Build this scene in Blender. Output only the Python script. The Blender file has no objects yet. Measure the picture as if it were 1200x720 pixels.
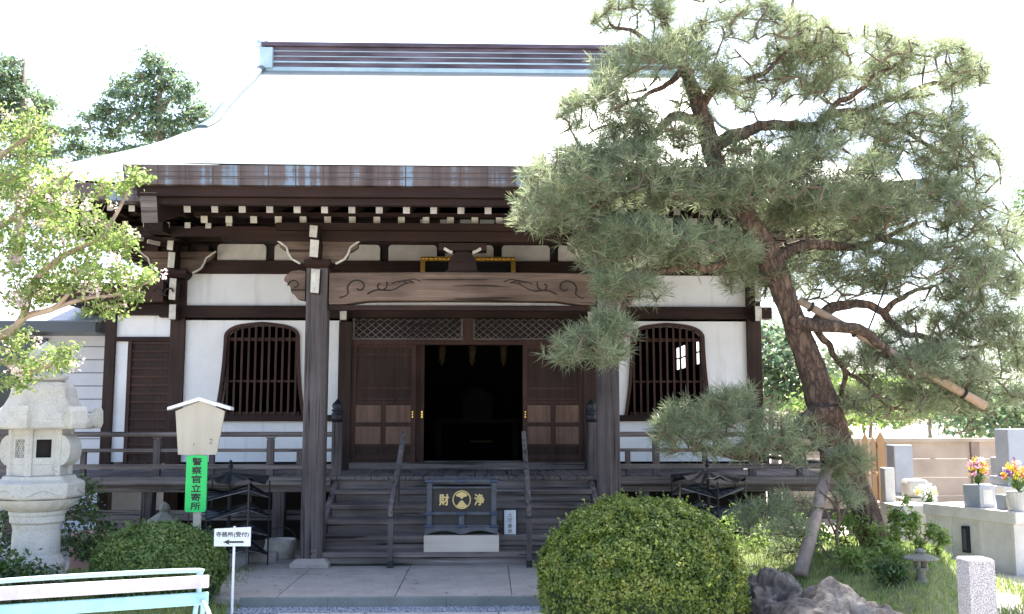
import bpy, bmesh, math, random
import numpy as np
from mathutils import Vector, Matrix, noise

S = bpy.context.scene
COL = S.collection
R = math.radians
random.seed(7)
RNG = np.random.default_rng(11)

# ------------------------------------------------------------------ camera, sky, sun, exposure
F_PX, CAM_H = 1150.0, 1.6
cam_d = bpy.data.cameras.new('camera'); cam = bpy.data.objects.new('camera', cam_d); COL.objects.link(cam)
cam_d.sensor_width = 36; cam_d.lens = 36 * F_PX / 1200.0
cam_d.clip_start = .05; cam_d.clip_end = 3000
PITCH = math.atan(135 / F_PX); YAW = math.atan(29 * math.cos(PITCH) / F_PX)
cam.location = (0, 0, CAM_H)
cam.rotation_euler = (math.pi / 2 + PITCH, 0, -YAW)
S.camera = cam
CR = cam.rotation_euler.to_matrix()

SUN_EL, SUN_AZ = R(62), R(30)          # sun stands behind the hall, to the right
w = bpy.data.worlds.new('World'); S.world = w; w.use_nodes = True
nt = w.node_tree; bg = nt.nodes['Background']
sky = nt.nodes.new('ShaderNodeTexSky'); sky.sky_type = 'NISHITA'; sky.sun_disc = False
sky.sun_elevation = SUN_EL; sky.sun_rotation = SUN_AZ
sky.air_density = .8; sky.dust_density = 2.5; sky.ozone_density = .4
nt.links.new(sky.outputs[0], bg.inputs[0]); bg.inputs[1].default_value = .15
sd = bpy.data.lights.new('sun', 'SUN'); so = bpy.data.objects.new('sun', sd); COL.objects.link(so)
sd.energy = 4.8; sd.angle = R(.5); sd.color = (1, .95, .87)
to_sun = Vector((math.sin(SUN_AZ) * math.cos(SUN_EL), math.cos(SUN_AZ) * math.cos(SUN_EL), math.sin(SUN_EL)))
so.rotation_euler = to_sun.to_track_quat('Z', 'Y').to_euler(); so.location = (6, 30, 30)
S.view_settings.view_transform = 'Standard'; S.view_settings.look = 'None'
S.view_settings.gamma = 1; S.view_settings.use_curve_mapping = False
S.view_settings.exposure = 2.2
S.cycles.max_bounces = 10; S.cycles.diffuse_bounces = 7; S.cycles.transparent_max_bounces = 8
S.cycles.use_denoising = True

def P(px, py, Y):
    """point of the place that stands Y metres in front of the camera, seen at this pixel of the 1200x720 photograph"""
    d = CR @ Vector(((px - 600) / F_PX, (360 - py) / F_PX, -1))
    k = Y / d.y
    return Vector((d.x * k, Y, CAM_H + d.z * k))
def PX(px, Y): return P(px, 495, Y).x
def PZ(py, Y, px=571): return P(px, py, Y).z

# ------------------------------------------------------------------ materials
def mat(name, col, rough=.7, metal=0, spec=.5):
    m = bpy.data.materials.new(name); m.use_nodes = True
    b = m.node_tree.nodes['Principled BSDF']
    b.inputs['Base Color'].default_value = (*col, 1); b.inputs['Roughness'].default_value = rough
    b.inputs['Metallic'].default_value = metal; b.inputs['Specular IOR Level'].default_value = spec
    return m
def N(m, t, **kw):
    n = m.node_tree.nodes.new(t)
    for k, v in kw.items():
        if k in n.inputs: n.inputs[k].default_value = v
        else: setattr(n, k, v)
    return n
def L(m, a, b): m.node_tree.links.new(a, b)
def ramp(m, fac, stops):
    r = N(m, 'ShaderNodeValToRGB'); e = r.color_ramp.elements
    while len(e) < len(stops): e.new(.5)
    for q, (p, c) in zip(e, stops): q.position = p; q.color = (*c, 1)
    L(m, fac, r.inputs[0]); return r
def coords(m, scale=(1, 1, 1), rot=(0, 0, 0)):
    tc = N(m, 'ShaderNodeTexCoord'); mp = N(m, 'ShaderNodeMapping')
    mp.inputs['Scale'].default_value = scale; mp.inputs['Rotation'].default_value = rot
    L(m, tc.outputs['Object'], mp.inputs[0]); return mp.outputs[0]
def bsdf(m): return m.node_tree.nodes['Principled BSDF']
def bump(m, h, strength=.3, dist=.01):
    b = N(m, 'ShaderNodeBump'); b.inputs['Strength'].default_value = strength; b.inputs['Distance'].default_value = dist
    L(m, h, b.inputs['Height']); L(m, b.outputs[0], bsdf(m).inputs['Normal'])

def wood(name, dark, light, scale, rough=.65, bs=.25, crack=None):
    """grain runs along the axis whose scale is small"""
    m = mat(name, light, rough, 0, .18); v = coords(m, scale)
    n = N(m, 'ShaderNodeTexNoise', Scale=1.0, Detail=8.0, Roughness=.65); L(m, v, n.inputs[0])
    v2 = coords(m, (1.3, 1.3, 1.3)); n2 = N(m, 'ShaderNodeTexNoise', Scale=1.0, Detail=4.0); L(m, v2, n2.inputs[0])
    a = N(m, 'ShaderNodeMath', operation='ADD'); L(m, n.outputs[0], a.inputs[0]); L(m, n2.outputs[0], a.inputs[1])
    a2 = N(m, 'ShaderNodeMath', operation='MULTIPLY'); L(m, a.outputs[0], a2.inputs[0]); a2.inputs[1].default_value = .5
    r = ramp(m, a2.outputs[0], [(.34, dark), (.64, light)])
    out = r.outputs[0]
    if crack:
        vc = coords(m, crack); nc = N(m, 'ShaderNodeTexNoise', Scale=1.0, Detail=3.0); L(m, vc, nc.inputs[0])
        rc = ramp(m, nc.outputs[0], [(.34, (.3, .3, .3)), (.39, (1, 1, 1)), (.62, (1, 1, 1)), (.74, (1.5, 1.5, 1.5))])
        mm = N(m, 'ShaderNodeMix', data_type='RGBA', blend_type='MULTIPLY'); mm.inputs[0].default_value = 1; L(m, out, mm.inputs[6]); L(m, rc.outputs[0], mm.inputs[7]); out = mm.outputs[2]
    L(m, out, bsdf(m).inputs['Base Color']); bump(m, n.outputs[0], bs, .006)
    return m
def mottled(name, stops, scale, rough=.8, bs=.3, bd=.01, detail=8, metal=0, fine=0):
    m = mat(name, stops[0][1], rough, metal); v = coords(m)
    n = N(m, 'ShaderNodeTexNoise', Scale=scale, Detail=float(detail), Roughness=.65); L(m, v, n.inputs[0])
    f = n.outputs[0]
    if fine:
        n2 = N(m, 'ShaderNodeTexNoise', Scale=fine, Detail=2.0); L(m, v, n2.inputs[0])
        a = N(m, 'ShaderNodeMix'); a.inputs[0].default_value = .45; L(m, f, a.inputs[2]); L(m, n2.outputs[0], a.inputs[3]); f = a.outputs[0]
    r = ramp(m, f, stops); L(m, r.outputs[0], bsdf(m).inputs['Base Color']); bump(m, f, bs, bd)
    return m
def foliage_mat(name, cols, trans=.35, rough=.45, spec=.4, clump=0):
    """leaves: colour differs from leaf to leaf, light passes through"""
    m = mat(name, cols[0], rough, 0, spec)
    g = N(m, 'ShaderNodeNewGeometry'); k = len(cols)
    fac = g.outputs['Random Per Island']
    if clump:
        v = coords(m); n = N(m, 'ShaderNodeTexNoise', Scale=clump, Detail=3.0); L(m, v, n.inputs[0])
        c_ = N(m, 'ShaderNodeMapRange'); c_.inputs[1].default_value = .32; c_.inputs[2].default_value = .68; L(m, n.outputs[0], c_.inputs[0])
        x_ = N(m, 'ShaderNodeMix'); x_.inputs[0].default_value = .5; L(m, fac, x_.inputs[2]); L(m, c_.outputs[0], x_.inputs[3]); fac = x_.outputs[0]
    r = ramp(m, fac, [(i / max(1, k - 1), c) for i, c in enumerate(cols)])
    L(m, r.outputs[0], bsdf(m).inputs['Base Color'])
    t = N(m, 'ShaderNodeBsdfTranslucent'); L(m, r.outputs[0], t.inputs[0])
    mx = N(m, 'ShaderNodeMixShader'); mx.inputs[0].default_value = trans
    L(m, bsdf(m).outputs[0], mx.inputs[1]); L(m, t.outputs[0], mx.inputs[2])
    L(m, mx.outputs[0], m.node_tree.nodes['Material Output'].inputs[0])
    return m

M = {}
M['wood_x'] = wood('dark brown timber, grain across', (.01, .0055, .0045), (.042, .021, .016), (1.2, 25, 25))
M['wood_y'] = wood('dark brown timber, grain deep', (.011, .007, .005), (.042, .024, .019), (25, 1.2, 25))
M['wood_z'] = wood('dark brown timber, grain upright', (.015, .009, .007), (.055, .032, .025), (25, 25, 1.2))
M['wood_red'] = wood('red brown timber', (.026, .013, .010), (.078, .041, .032), (20, 20, 1.5))
M['door_board'] = wood('brown door board', (.09, .052, .037), (.22, .135, .1), (14, 14, 1.4))
M['grey_z'] = wood('weathered grey timber upright', (.03, .025, .025), (.15, .125, .12), (30, 30, 1.0), .8, .5, (38, 38, .9))
M['grey_x'] = wood('weathered grey timber across', (.05, .042, .04), (.23, .195, .18), (1.0, 30, 30), .8, .5, (1.1, 30, 30))
M['grey_y'] = wood('weathered grey timber deep', (.05, .043, .043), (.21, .18, .17), (30, 1.0, 30), .8, .5, (30, 1.1, 30))
M['beam'] = wood('weathered carved beam', (.055, .036, .026), (.2, .14, .105), (1.2, 16, 16), .75, .4, (1.0, 20, 28))
M['carve'] = mat('carved groove', (.022, .014, .011), .8)
M['dark_board'] = mat('dark underside board', (.012, .008, .007), .8)  # near-black boards, also the dark fill inside the lantern
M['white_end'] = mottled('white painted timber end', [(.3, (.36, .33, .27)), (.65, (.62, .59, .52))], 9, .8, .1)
M['shaded_end'] = mottled('dimmed white timber end', [(.3, (.3, .28, .26)), (.65, (.5, .47, .45))], 9, .8, .1)  # same white paint, with the eave shade put into a darker tone
m = mottled('white plaster', [(.3, (.70, .69, .68)), (.7, (.83, .83, .83))], 1.6, .9, .06, .004); v = coords(m, (7, 7, .7))
n = N(m, 'ShaderNodeTexNoise', Scale=1.0, Detail=5.0); L(m, v, n.inputs[0]); r = ramp(m, n.outputs[0], [(.28, (.82, .8, .76)), (.45, (1, 1, 1))])
mm = N(m, 'ShaderNodeMix', data_type='RGBA', blend_type='MULTIPLY'); mm.inputs[0].default_value = .8
old = bsdf(m).inputs['Base Color'].links[0].from_socket; L(m, old, mm.inputs[6]); L(m, r.outputs[0], mm.inputs[7]); L(m, mm.outputs[2], bsdf(m).inputs['Base Color']); M['plaster'] = m
M['plaster_old'] = mottled('aged cream plaster', [(.3, (.45, .41, .36)), (.7, (.66, .64, .6))], 3.0, .9, .06, .004)
M['dark_room'] = mat('dark lacquered interior', (.006, .0055, .0055), .7, 0, .15)  # the unlit room's shade is put into this near-black colour
M['gold'] = mat('gilt metal', (.75, .48, .12), .3, 1.0)
M['dark_gilt'] = mat('dull dark gilding', (.09, .06, .025), .7, .4)  # darker, rougher version of the gilt
M['gold_paint'] = mat('gold lettering', (.62, .45, .17), .5)
M['iron'] = mat('dark metal', (.025, .027, .032), .5, .6)
M['blue_iron'] = mat('dark blue metal fitting', (.03, .045, .085), .45, .4)
M['glass'] = mat('dark glass', (.02, .025, .028), .08, 0, .6)

m = mat('patinated copper roof', (.5, .58, .55), .5, .15); v = coords(m)
bk = N(m, 'ShaderNodeTexBrick', Scale=1.0); L(m, v, bk.inputs[0]); bk.offset = .5
bk.inputs['Brick Width'].default_value = .6; bk.inputs['Row Height'].default_value = .24; bk.inputs['Mortar Size'].default_value = .006
bk.inputs['Color1'].default_value = (.21, .235, .225, 1); bk.inputs['Color2'].default_value = (.18, .21, .203, 1); bk.inputs['Mortar'].default_value = (.13, .15, .147, 1)
L(m, bk.outputs[0], bsdf(m).inputs['Base Color']); bump(m, bk.outputs[1], .3, -.006); M['roof'] = m
m = mat('brown copper ridge', (.13, .09, .1), .45, .3); v = coords(m, (1.4, 3, 9))
n = N(m, 'ShaderNodeTexNoise', Scale=1.0, Detail=5.0); L(m, v, n.inputs[0])
r = ramp(m, n.outputs[0], [(.35, (.06, .038, .042)), (.6, (.13, .09, .105)), (.8, (.2, .17, .2))]); L(m, r.outputs[0], bsdf(m).inputs['Base Color']); M['ridge'] = m
M['verge'] = mottled('dark verdigris copper', [(.35, (.05, .085, .095)), (.65, (.09, .125, .14))], 2, .6, .1)
M['ridge_pale'] = mottled('pale verdigris copper', [(.35, (.3, .42, .45)), (.65, (.48, .6, .62))], 2, .45, .1)
# eave edge: brown copper sheets with bluish verdigris patches
m = mat('eave copper', (.1, .07, .06), .5, .35); v = coords(m, (5.2, .01, .2))
n = N(m, 'ShaderNodeTexNoise', Scale=1.0, Detail=3.0, Roughness=.6); L(m, v, n.inputs[0])
v2 = coords(m, (3, 3, 30)); n2 = N(m, 'ShaderNodeTexNoise', Scale=1.0, Detail=4.0); L(m, v2, n2.inputs[0])
mx = N(m, 'ShaderNodeMath', operation='MULTIPLY_ADD'); L(m, n2.outputs[0], mx.inputs[0]); mx.inputs[1].default_value = .18; L(m, n.outputs[0], mx.inputs[2])
r = ramp(m, mx.outputs[0], [(.38, (.05, .032, .028)), (.58, (.125, .088, .075)), (.64, (.13, .105, .1)), (.70, (.2, .245, .29))])
vb = coords(m, (1, 0, 1), ); tcm = N(m, 'ShaderNodeCombineXYZ'); sx_ = N(m, 'ShaderNodeSeparateXYZ'); L(m, vb, sx_.inputs[0]); L(m, sx_.outputs[0], tcm.inputs[0]); L(m, sx_.outputs[2], tcm.inputs[1])
bk = N(m, 'ShaderNodeTexBrick', Scale=1.0); L(m, tcm.outputs[0], bk.inputs[0]); bk.inputs['Brick Width'].default_value = .27; bk.inputs['Row Height'].default_value = .5; bk.inputs['Mortar Size'].default_value = .006; bk.offset = 0
mm = N(m, 'ShaderNodeMix', data_type='RGBA'); L(m, bk.outputs[1], mm.inputs[0]); L(m, r.outputs[0], mm.inputs[6]); mm.inputs[7].default_value = (.06, .045, .04, 1)
L(m, mm.outputs[2], bsdf(m).inputs['Base Color']); bump(m, n2.outputs[0], .3, .01); M['eave'] = m

def granite(name, c0, c1, rough=.8):
    m = mottled(name, [(.32, c0), (.62, c1)], 3.5, rough, .35, .006, 10, 0, 160); return m
M['stone'] = granite('grey paving stone', (.25, .215, .19), (.41, .365, .33))
M['kerb'] = granite('greenish kerb stone', (.11, .12, .11), (.22, .225, .21))
M['slab'] = granite('pale paving slab', (.3, .29, .28), (.46, .44, .42))
M['granite'] = granite('pale granite', (.38, .36, .33), (.62, .6, .56))
M['lantern'] = mottled('lantern granite with lichen', [(.3, (.2, .195, .165)), (.45, (.41, .4, .37)), (.7, (.57, .56, .53))], 4, .9, .5, .012, 12, 0, 90)
M['dark_stone'] = mottled('weathered mossy stone', [(.3, (.09, .09, .07)), (.65, (.22, .21, .17))], 6, .9, .5, .012, 10, 0, 60)
M['grave'] = mottled('grey blue gravestone', [(.3, (.22, .24, .28)), (.7, (.38, .4, .44))], 3, .35, .1, .004, 8, 0, 200)
m = mat('speckled granite', (.4, .38, .38), .7); v = coords(m)
n = N(m, 'ShaderNodeTexNoise', Scale=210.0, Detail=3.0); L(m, v, n.inputs[0])
r = ramp(m, n.outputs[0], [(.38, (.1, .09, .1)), (.5, (.4, .37, .37)), (.62, (.62, .6, .6))]); L(m, r.outputs[0], bsdf(m).inputs['Base Color']); bump(m, n.outputs[0], .4, .004); M['speckle'] = m
m = mat('garden rock', (.2, .19, .18), .85); v = coords(m)
n = N(m, 'ShaderNodeTexNoise', Scale=4.0, Detail=14.0, Roughness=.72); L(m, v, n.inputs[0])
vo = N(m, 'ShaderNodeTexVoronoi', Scale=7.0, feature='DISTANCE_TO_EDGE'); L(m, v, vo.inputs[0])
r = ramp(m, n.outputs[0], [(.36, (.03, .026, .023)), (.52, (.115, .10, .088)), (.68, (.33, .3, .265))]); L(m, r.outputs[0], bsdf(m).inputs['Base Color'])
bump(m, n.outputs[0], .9, .05); M['rock'] = m
m = mat('pine bark', (.2, .12, .08), .9); v = coords(m, (1, 1, .3))
nz = N(m, 'ShaderNodeTexNoise', Scale=6.0, Detail=8.0, Roughness=.7); L(m, v, nz.inputs[0])
va = N(m, 'ShaderNodeVectorMath', operation='MULTIPLY_ADD'); L(m, nz.outputs[1], va.inputs[0]); va.inputs[1].default_value = (.22, .22, .22); L(m, v, va.inputs[2])
vo = N(m, 'ShaderNodeTexVoronoi', Scale=17.0, feature='DISTANCE_TO_EDGE'); L(m, va.outputs[0], vo.inputs[0])
nf = N(m, 'ShaderNodeTexNoise', Scale=30.0, Detail=6.0); L(m, v, nf.inputs[0])
r = ramp(m, vo.outputs[0], [(0, (.045, .028, .02)), (.06, (.13, .08, .054)), (.3, (.27, .18, .125))])
mm = N(m, 'ShaderNodeMix', data_type='RGBA', blend_type='MULTIPLY'); mm.inputs[0].default_value = .85; L(m, r.outputs[0], mm.inputs[6])
r2 = ramp(m, nf.outputs[0], [(.3, (.5, .5, .5)), (.7, (1.25, 1.2, 1.15))]); L(m, r2.outputs[0], mm.inputs[7])
L(m, mm.outputs[2], bsdf(m).inputs['Base Color'])
hb = N(m, 'ShaderNodeMath', operation='MULTIPLY_ADD'); L(m, nf.outputs[0], hb.inputs[0]); hb.inputs[1].default_value = .25; L(m, vo.outputs[0], hb.inputs[2])
bump(m, hb.outputs[0], 1.0, .07); M['bark'] = m
M['twig'] = mottled('pine twig bark', [(.3, (.07, .045, .032)), (.7, (.19, .13, .095))], 20, .9, .4)
M['myrtle_bark'] = mottled('smooth mottled bark', [(.35, (.22, .15, .1)), (.65, (.42, .33, .25))], 9, .7, .2)
M['pale_bark'] = mottled('pale bark', [(.35, (.16, .12, .1)), (.65, (.3, .24, .2))], 6, .9, .3)  # pale mottled bark of the far trees
M['needle'] = foliage_mat('pine needle', [(.165, .215, .115), (.225, .28, .155), (.30, .345, .195), (.41, .43, .265)], .62, .33, .8)
M['myrtle_leaf'] = foliage_mat('crape myrtle leaf', [(.16, .26, .06), (.23, .33, .09), (.34, .41, .15), (.20, .30, .08)], .55, .4)
M['blossom'] = foliage_mat('pink blossom', [(.7, .48, .52), (.8, .66, .62), (.82, .76, .66), (.66, .42, .5)], .45, .7)
M['box_leaf'] = foliage_mat('clipped shrub leaf', [(.045, .085, .014), (.085, .14, .022), (.19, .24, .04), (.36, .37, .12)], .35, .45, .4, clump=6.0)
M['box_leaf_dull'] = foliage_mat('clipped azalea leaf', [(.06, .11, .03), (.09, .15, .04), (.13, .20, .05), (.20, .25, .08)], .3, .45, clump=7.0)
M['core'] = mat('shrub inner twigs', (.02, .035, .01), .9)  # dark green that holds the shade between the leaves
M['shrub_leaf'] = foliage_mat('dark shrub leaf', [(.03, .065, .02), (.05, .1, .03), (.08, .14, .04)], .3, .35)
M['bright_leaf'] = foliage_mat('fresh green leaf', [(.14, .24, .05), (.22, .32, .08), (.31, .38, .14)], .5, .45)
M['far_leaf'] = foliage_mat('conifer foliage', [(.09, .16, .10), (.14, .22, .13), (.20, .28, .14), (.27, .34, .17)], .55, .5)
M['grass'] = foliage_mat('grass blade', [(.14, .22, .05), (.22, .3, .08), (.34, .38, .16)], .5, .5)
M['moss'] = mottled('mossy soil', [(.35, (.10, .085, .055)), (.55, (.11, .14, .04)), (.7, (.18, .22, .08))], 5, .95, .6, .02, 10, 0, 40)
m = mottled('sandy ground', [(.35, (.28, .25, .21)), (.65, (.42, .39, .34))], 1.5, .95, .4, .008, 10, 0, 70); M['sand'] = m
m = mat('blue grey gravel', (.25, .27, .3), .85); v = coords(m)
vo = N(m, 'ShaderNodeTexVoronoi', Scale=42.0); L(m, v, vo.inputs[0])
r = ramp(m, vo.outputs['Color'], [(.1, (.12, .13, .16)), (.5, (.26, .28, .33)), (.9, (.48, .5, .54))]); L(m, r.outputs[0], bsdf(m).inputs['Base Color'])
bump(m, vo.outputs['Distance'], .9, -.02); M['gravel'] = m
M['sign_wood'] = wood('pale board timber', (.40, .36, .29), (.54, .49, .41), (9, 9, 1.0), .7, .1)
M['white_paint'] = mat('white paint', (.8, .8, .8), .4)
M['green_sign'] = mottled('bright green sign face', [(.3, (.0, .46, .09)), (.6, (.01, .56, .12))], 5, .45, .05)
M['ink'] = mat('black ink', (.012, .012, .012), .6)
M['sign_face'] = mottled('pale sign face', [(.3, (.58, .60, .62)), (.55, (.70, .73, .76))], 9, .5, .05)
M['plinth'] = wood('pale fresh timber', (.42, .35, .29), (.58, .5, .43), (1, 12, 12), .7, .1)
M['box_panel'] = wood('charcoal box panel', (.03, .026, .026), (.06, .052, .05), (1, 15, 15), .6, .2)
M['box_frame'] = wood('grey blue box frame', (.055, .057, .064), (.12, .125, .135), (6, 6, 6), .6, .2)
def paint_old(name, col):
    return mottled(name, [(.33, tuple(c * .8 for c in col)), (.5, col)], 7, .38, .05)
M['pastel_pink'] = paint_old('faded pastel pink paint', (.50, .44, .49))
M['pastel_cyan'] = paint_old('faded pastel cyan paint', (.29, .50, .50))
M['pastel_cream'] = paint_old('faded cream paint', (.8, .76, .66))
M['bench_tube'] = mat('pale blue tube paint', (.32, .46, .52), .35)
M['bamboo'] = wood('dry bamboo', (.22, .15, .1), (.38, .28, .2), (20, 1, 20), .6, .1)
M['pole_wood'] = wood('grey cedar pole', (.17, .13, .11), (.36, .29, .25), (25, 25, 1), .8, .3)
M['rope'] = mat('black rope', (.012, .011, .01), .9)
M['sotoba'] = wood('orange brown wood slat', (.30, .17, .08), (.46, .28, .14), (20, 20, 1), .6, .1)
m = mat('beige wall panel', (.42, .34, .27), .85); v = coords(m)
n = N(m, 'ShaderNodeTexNoise', Scale=1.6, Detail=7.0); L(m, v, n.inputs[0])
r = ramp(m, n.outputs[0], [(.3, (.3, .235, .18)), (.7, (.5, .41, .33))]); L(m, r.outputs[0], bsdf(m).inputs['Base Color']); bump(m, n.outputs[0], .2); M['wall_panel'] = m
M['wall_post'] = mottled('brown concrete post', [(.3, (.2, .15, .115)), (.7, (.32, .25, .2))], 5, .9, .2)
M['siding'] = mottled('grey siding', [(.3, (.46, .47, .5)), (.7, (.56, .57, .6))], 2, .7, .05)
M['tile'] = mottled('pale grey roof tile', [(.3, (.3, .32, .36)), (.7, (.46, .49, .54))], 4, .6, .1)
M['gutter'] = mat('dark grey gutter', (.05, .06, .07), .4)
M['brick_red'] = mottled('reddish stone', [(.3, (.2, .1, .09)), (.7, (.36, .2, .18))], 5, .9, .3)
M['paper'] = mat('white translucent tray sheet', (.7, .72, .76), .5)
M['fl_red'] = foliage_mat('red petal', [(.6, .03, .06), (.7, .1, .12)], .2, .6)
M['fl_yellow'] = foliage_mat('yellow petal', [(.8, .6, .03), (.85, .7, .1)], .2, .6)
M['fl_orange'] = foliage_mat('orange petal', [(.8, .3, .08), (.82, .45, .22)], .2, .6)
M['fl_pink'] = foliage_mat('pink petal', [(.75, .3, .45), (.8, .55, .62)], .2, .6)
M['fl_white'] = foliage_mat('white petal', [(.8, .8, .76), (.75, .78, .7)], .2, .6)
M['fl_purple'] = foliage_mat('purple petal', [(.2, .08, .35), (.3, .15, .45)], .2, .6)

# ------------------------------------------------------------------ mesh helpers
class MB:
    def __init__(s): s.v, s.f, s.mi = [], [], []
    def add(s, vs, fs, mi=0):
        o = len(s.v); s.v += [tuple(p) for p in vs]
        s.f += [tuple(i + o for i in f) for f in fs]; s.mi += [mi] * len(fs); return s
    def box(s, x0, x1, y0, y1, z0, z1, mi=0, front=None):
        vs = [(x0,y0,z0),(x1,y0,z0),(x1,y1,z0),(x0,y1,z0),(x0,y0,z1),(x1,y0,z1),(x1,y1,z1),(x0,y1,z1)]
        fs = [(0,3,2,1),(4,5,6,7),(0,1,5,4),(1,2,6,5),(2,3,7,6),(3,0,4,7)]
        o = len(s.mi); s.add(vs, fs, mi)
        if front is not None: s.mi[o + 2] = front
        return s
    def beam(s, a, b, wx, wz, mi=0, end=None, up=(0, 0, 1)):
        """square bar from a to b"""
        a, b = Vector(a), Vector(b); d = (b - a).normalized(); u = Vector(up)
        sx = d.cross(u).normalized(); uz = sx.cross(d).normalized()
        vs = []
        for p in (a, b):
            for i, j in ((-1,-1),(1,-1),(1,1),(-1,1)): vs.append(p + sx * (i * wx / 2) + uz * (j * wz / 2))
        fs = [(0,1,2,3),(7,6,5,4),(0,4,5,1),(1,5,6,2),(2,6,7,3),(3,7,4,0)]
        o = len(s.mi); s.add(vs, fs, mi)
        if end is not None: s.mi[o] = end
        return s
    def tube(s, pts, rad, n=8, mi=0, cap=True, wob=0, seed=0):
        pts = [Vector(p) for p in pts]; k = len(pts)
        if not hasattr(rad, '__len__'): rad = [rad] * k
        ref = Vector((0, 0, 1)); vs = []; prev = None
        for i, p in enumerate(pts):
            d = (pts[min(i + 1, k - 1)] - pts[max(i - 1, 0)]).normalized()
            if prev is None:
                x = d.cross(ref if abs(d.z) < .9 else Vector((1, 0, 0))).normalized()
            else:
                x = (prev - d * prev.dot(d)).normalized()
            prev = x; y = d.cross(x)
            for j in range(n):
                a = 2 * math.pi * j / n; r = rad[i]
                if wob: r *= 1 + wob * noise.noise(Vector((math.cos(a) * 1.5 + seed, math.sin(a) * 1.5, i * .45)))
                vs.append(p + x * (math.cos(a) * r) + y * (math.sin(a) * r))
        fs = [(i*n+j, i*n+(j+1)%n, (i+1)*n+(j+1)%n, (i+1)*n+j) for i in range(k-1) for j in range(n)]
        if cap: fs += [tuple(range(n))[::-1], tuple((k-1)*n + j for j in range(n))]
        return s.add(vs, fs, mi)
    def lathe(s, prof, c=(0, 0), n=24, mi=0, rot=0.0, cap=True):
        vs = [(c[0] + r * math.cos(rot + 2*math.pi*j/n), c[1] + r * math.sin(rot + 2*math.pi*j/n), z) for r, z in prof for j in range(n)]
        k = len(prof)
        fs = [(i*n+j, i*n+(j+1)%n, (i+1)*n+(j+1)%n, (i+1)*n+j) for i in range(k-1) for j in range(n)]
        if cap: fs += [tuple(range(n))[::-1], tuple((k-1)*n + j for j in range(n))]
        return s.add(vs, fs, mi)
    def prism(s, poly, y0, y1, mi=0, front=None):
        """outline in x,z pushed from y0 to y1"""
        bm = bmesh.new(); vs = [bm.verts.new((x, y0, z)) for x, z in poly]
        f = bm.faces.new(vs); f.normal_update()
        tri = bmesh.ops.triangulate(bm, faces=[f])['faces']
        bm.verts.index_update(); t = [tuple(v.index for v in q.verts) for q in bm.faces]; bm.free()
        n = len(poly); base = len(s.v)
        s.v += [(x, y0, z) for x, z in poly] + [(x, y1, z) for x, z in poly]
        s.f += [tuple(i + base for i in q) for q in t]; s.mi += [mi if front is None else front] * len(t)
        s.f += [tuple(i + base + n for i in q[::-1]) for q in t]; s.mi += [mi] * len(t)
        s.f += [(base + i, base + (i+1) % n, base + n + (i+1) % n, base + n + i) for i in range(n)]; s.mi += [mi] * n
        return s
    def grid(s, fn, nu, nv, mi=0):
        vs = [fn(i / nu, j / nv) for i in range(nu + 1) for j in range(nv + 1)]; q = nv + 1
        return s.add(vs, [(i*q+j, (i+1)*q+j, (i+1)*q+j+1, i*q+j+1) for i in range(nu) for j in range(nv)], mi)
    def split(s):
        """one MB for every connected piece"""
        up = list(range(len(s.v)))
        def find(i):
            while up[i] != i: up[i] = up[up[i]]; i = up[i]
            return i
        for f in s.f:
            for i in f[1:]: up[find(i)] = find(f[0])
        out = {}
        for f, m_ in zip(s.f, s.mi):
            q = out.setdefault(find(f[0]), (MB(), {}))
            for i in f:
                if i not in q[1]: q[1][i] = len(q[0].v); q[0].v.append(s.v[i])
            q[0].f.append(tuple(q[1][i] for i in f)); q[0].mi.append(m_)
        return [q[0] for q in out.values()]
    def build(s, name, mats, parent=None, local=False, smooth=False, bevel=0, solid=0, fix=True, each=False):
        if each: return [q.build(name, mats, parent, local, smooth, bevel, solid, fix) for q in s.split()][0]
        me = bpy.data.meshes.new(name)
        off = Vector((0, 0, 0))
        if parent is not None and not local:
            q = parent
            while q is not None: off = off + q.location; q = q.parent
        me.from_pydata([(p[0]-off.x, p[1]-off.y, p[2]-off.z) for p in s.v], [], s.f)
        for mt in (mats if isinstance(mats, (list, tuple)) else [mats]): me.materials.append(M[mt] if isinstance(mt, str) else mt)
        me.polygons.foreach_set('material_index', s.mi)
        if fix:
            bm = bmesh.new(); bm.from_mesh(me); bmesh.ops.recalc_face_normals(bm, faces=bm.faces); bm.to_mesh(me); bm.free()
        if smooth: me.polygons.foreach_set('use_smooth', [True] * len(me.polygons))
        o = bpy.data.objects.new(name, me); COL.objects.link(o)
        if parent is not None: o.parent = parent
        if solid:
            md = o.modifiers.new('solid', 'SOLIDIFY'); md.thickness = solid; md.offset = -1
        if bevel:
            md = o.modifiers.new('bevel', 'BEVEL'); md.width = bevel; md.segments = 2; md.limit_method = 'ANGLE'; md.angle_limit = R(40)
        return o

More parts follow.
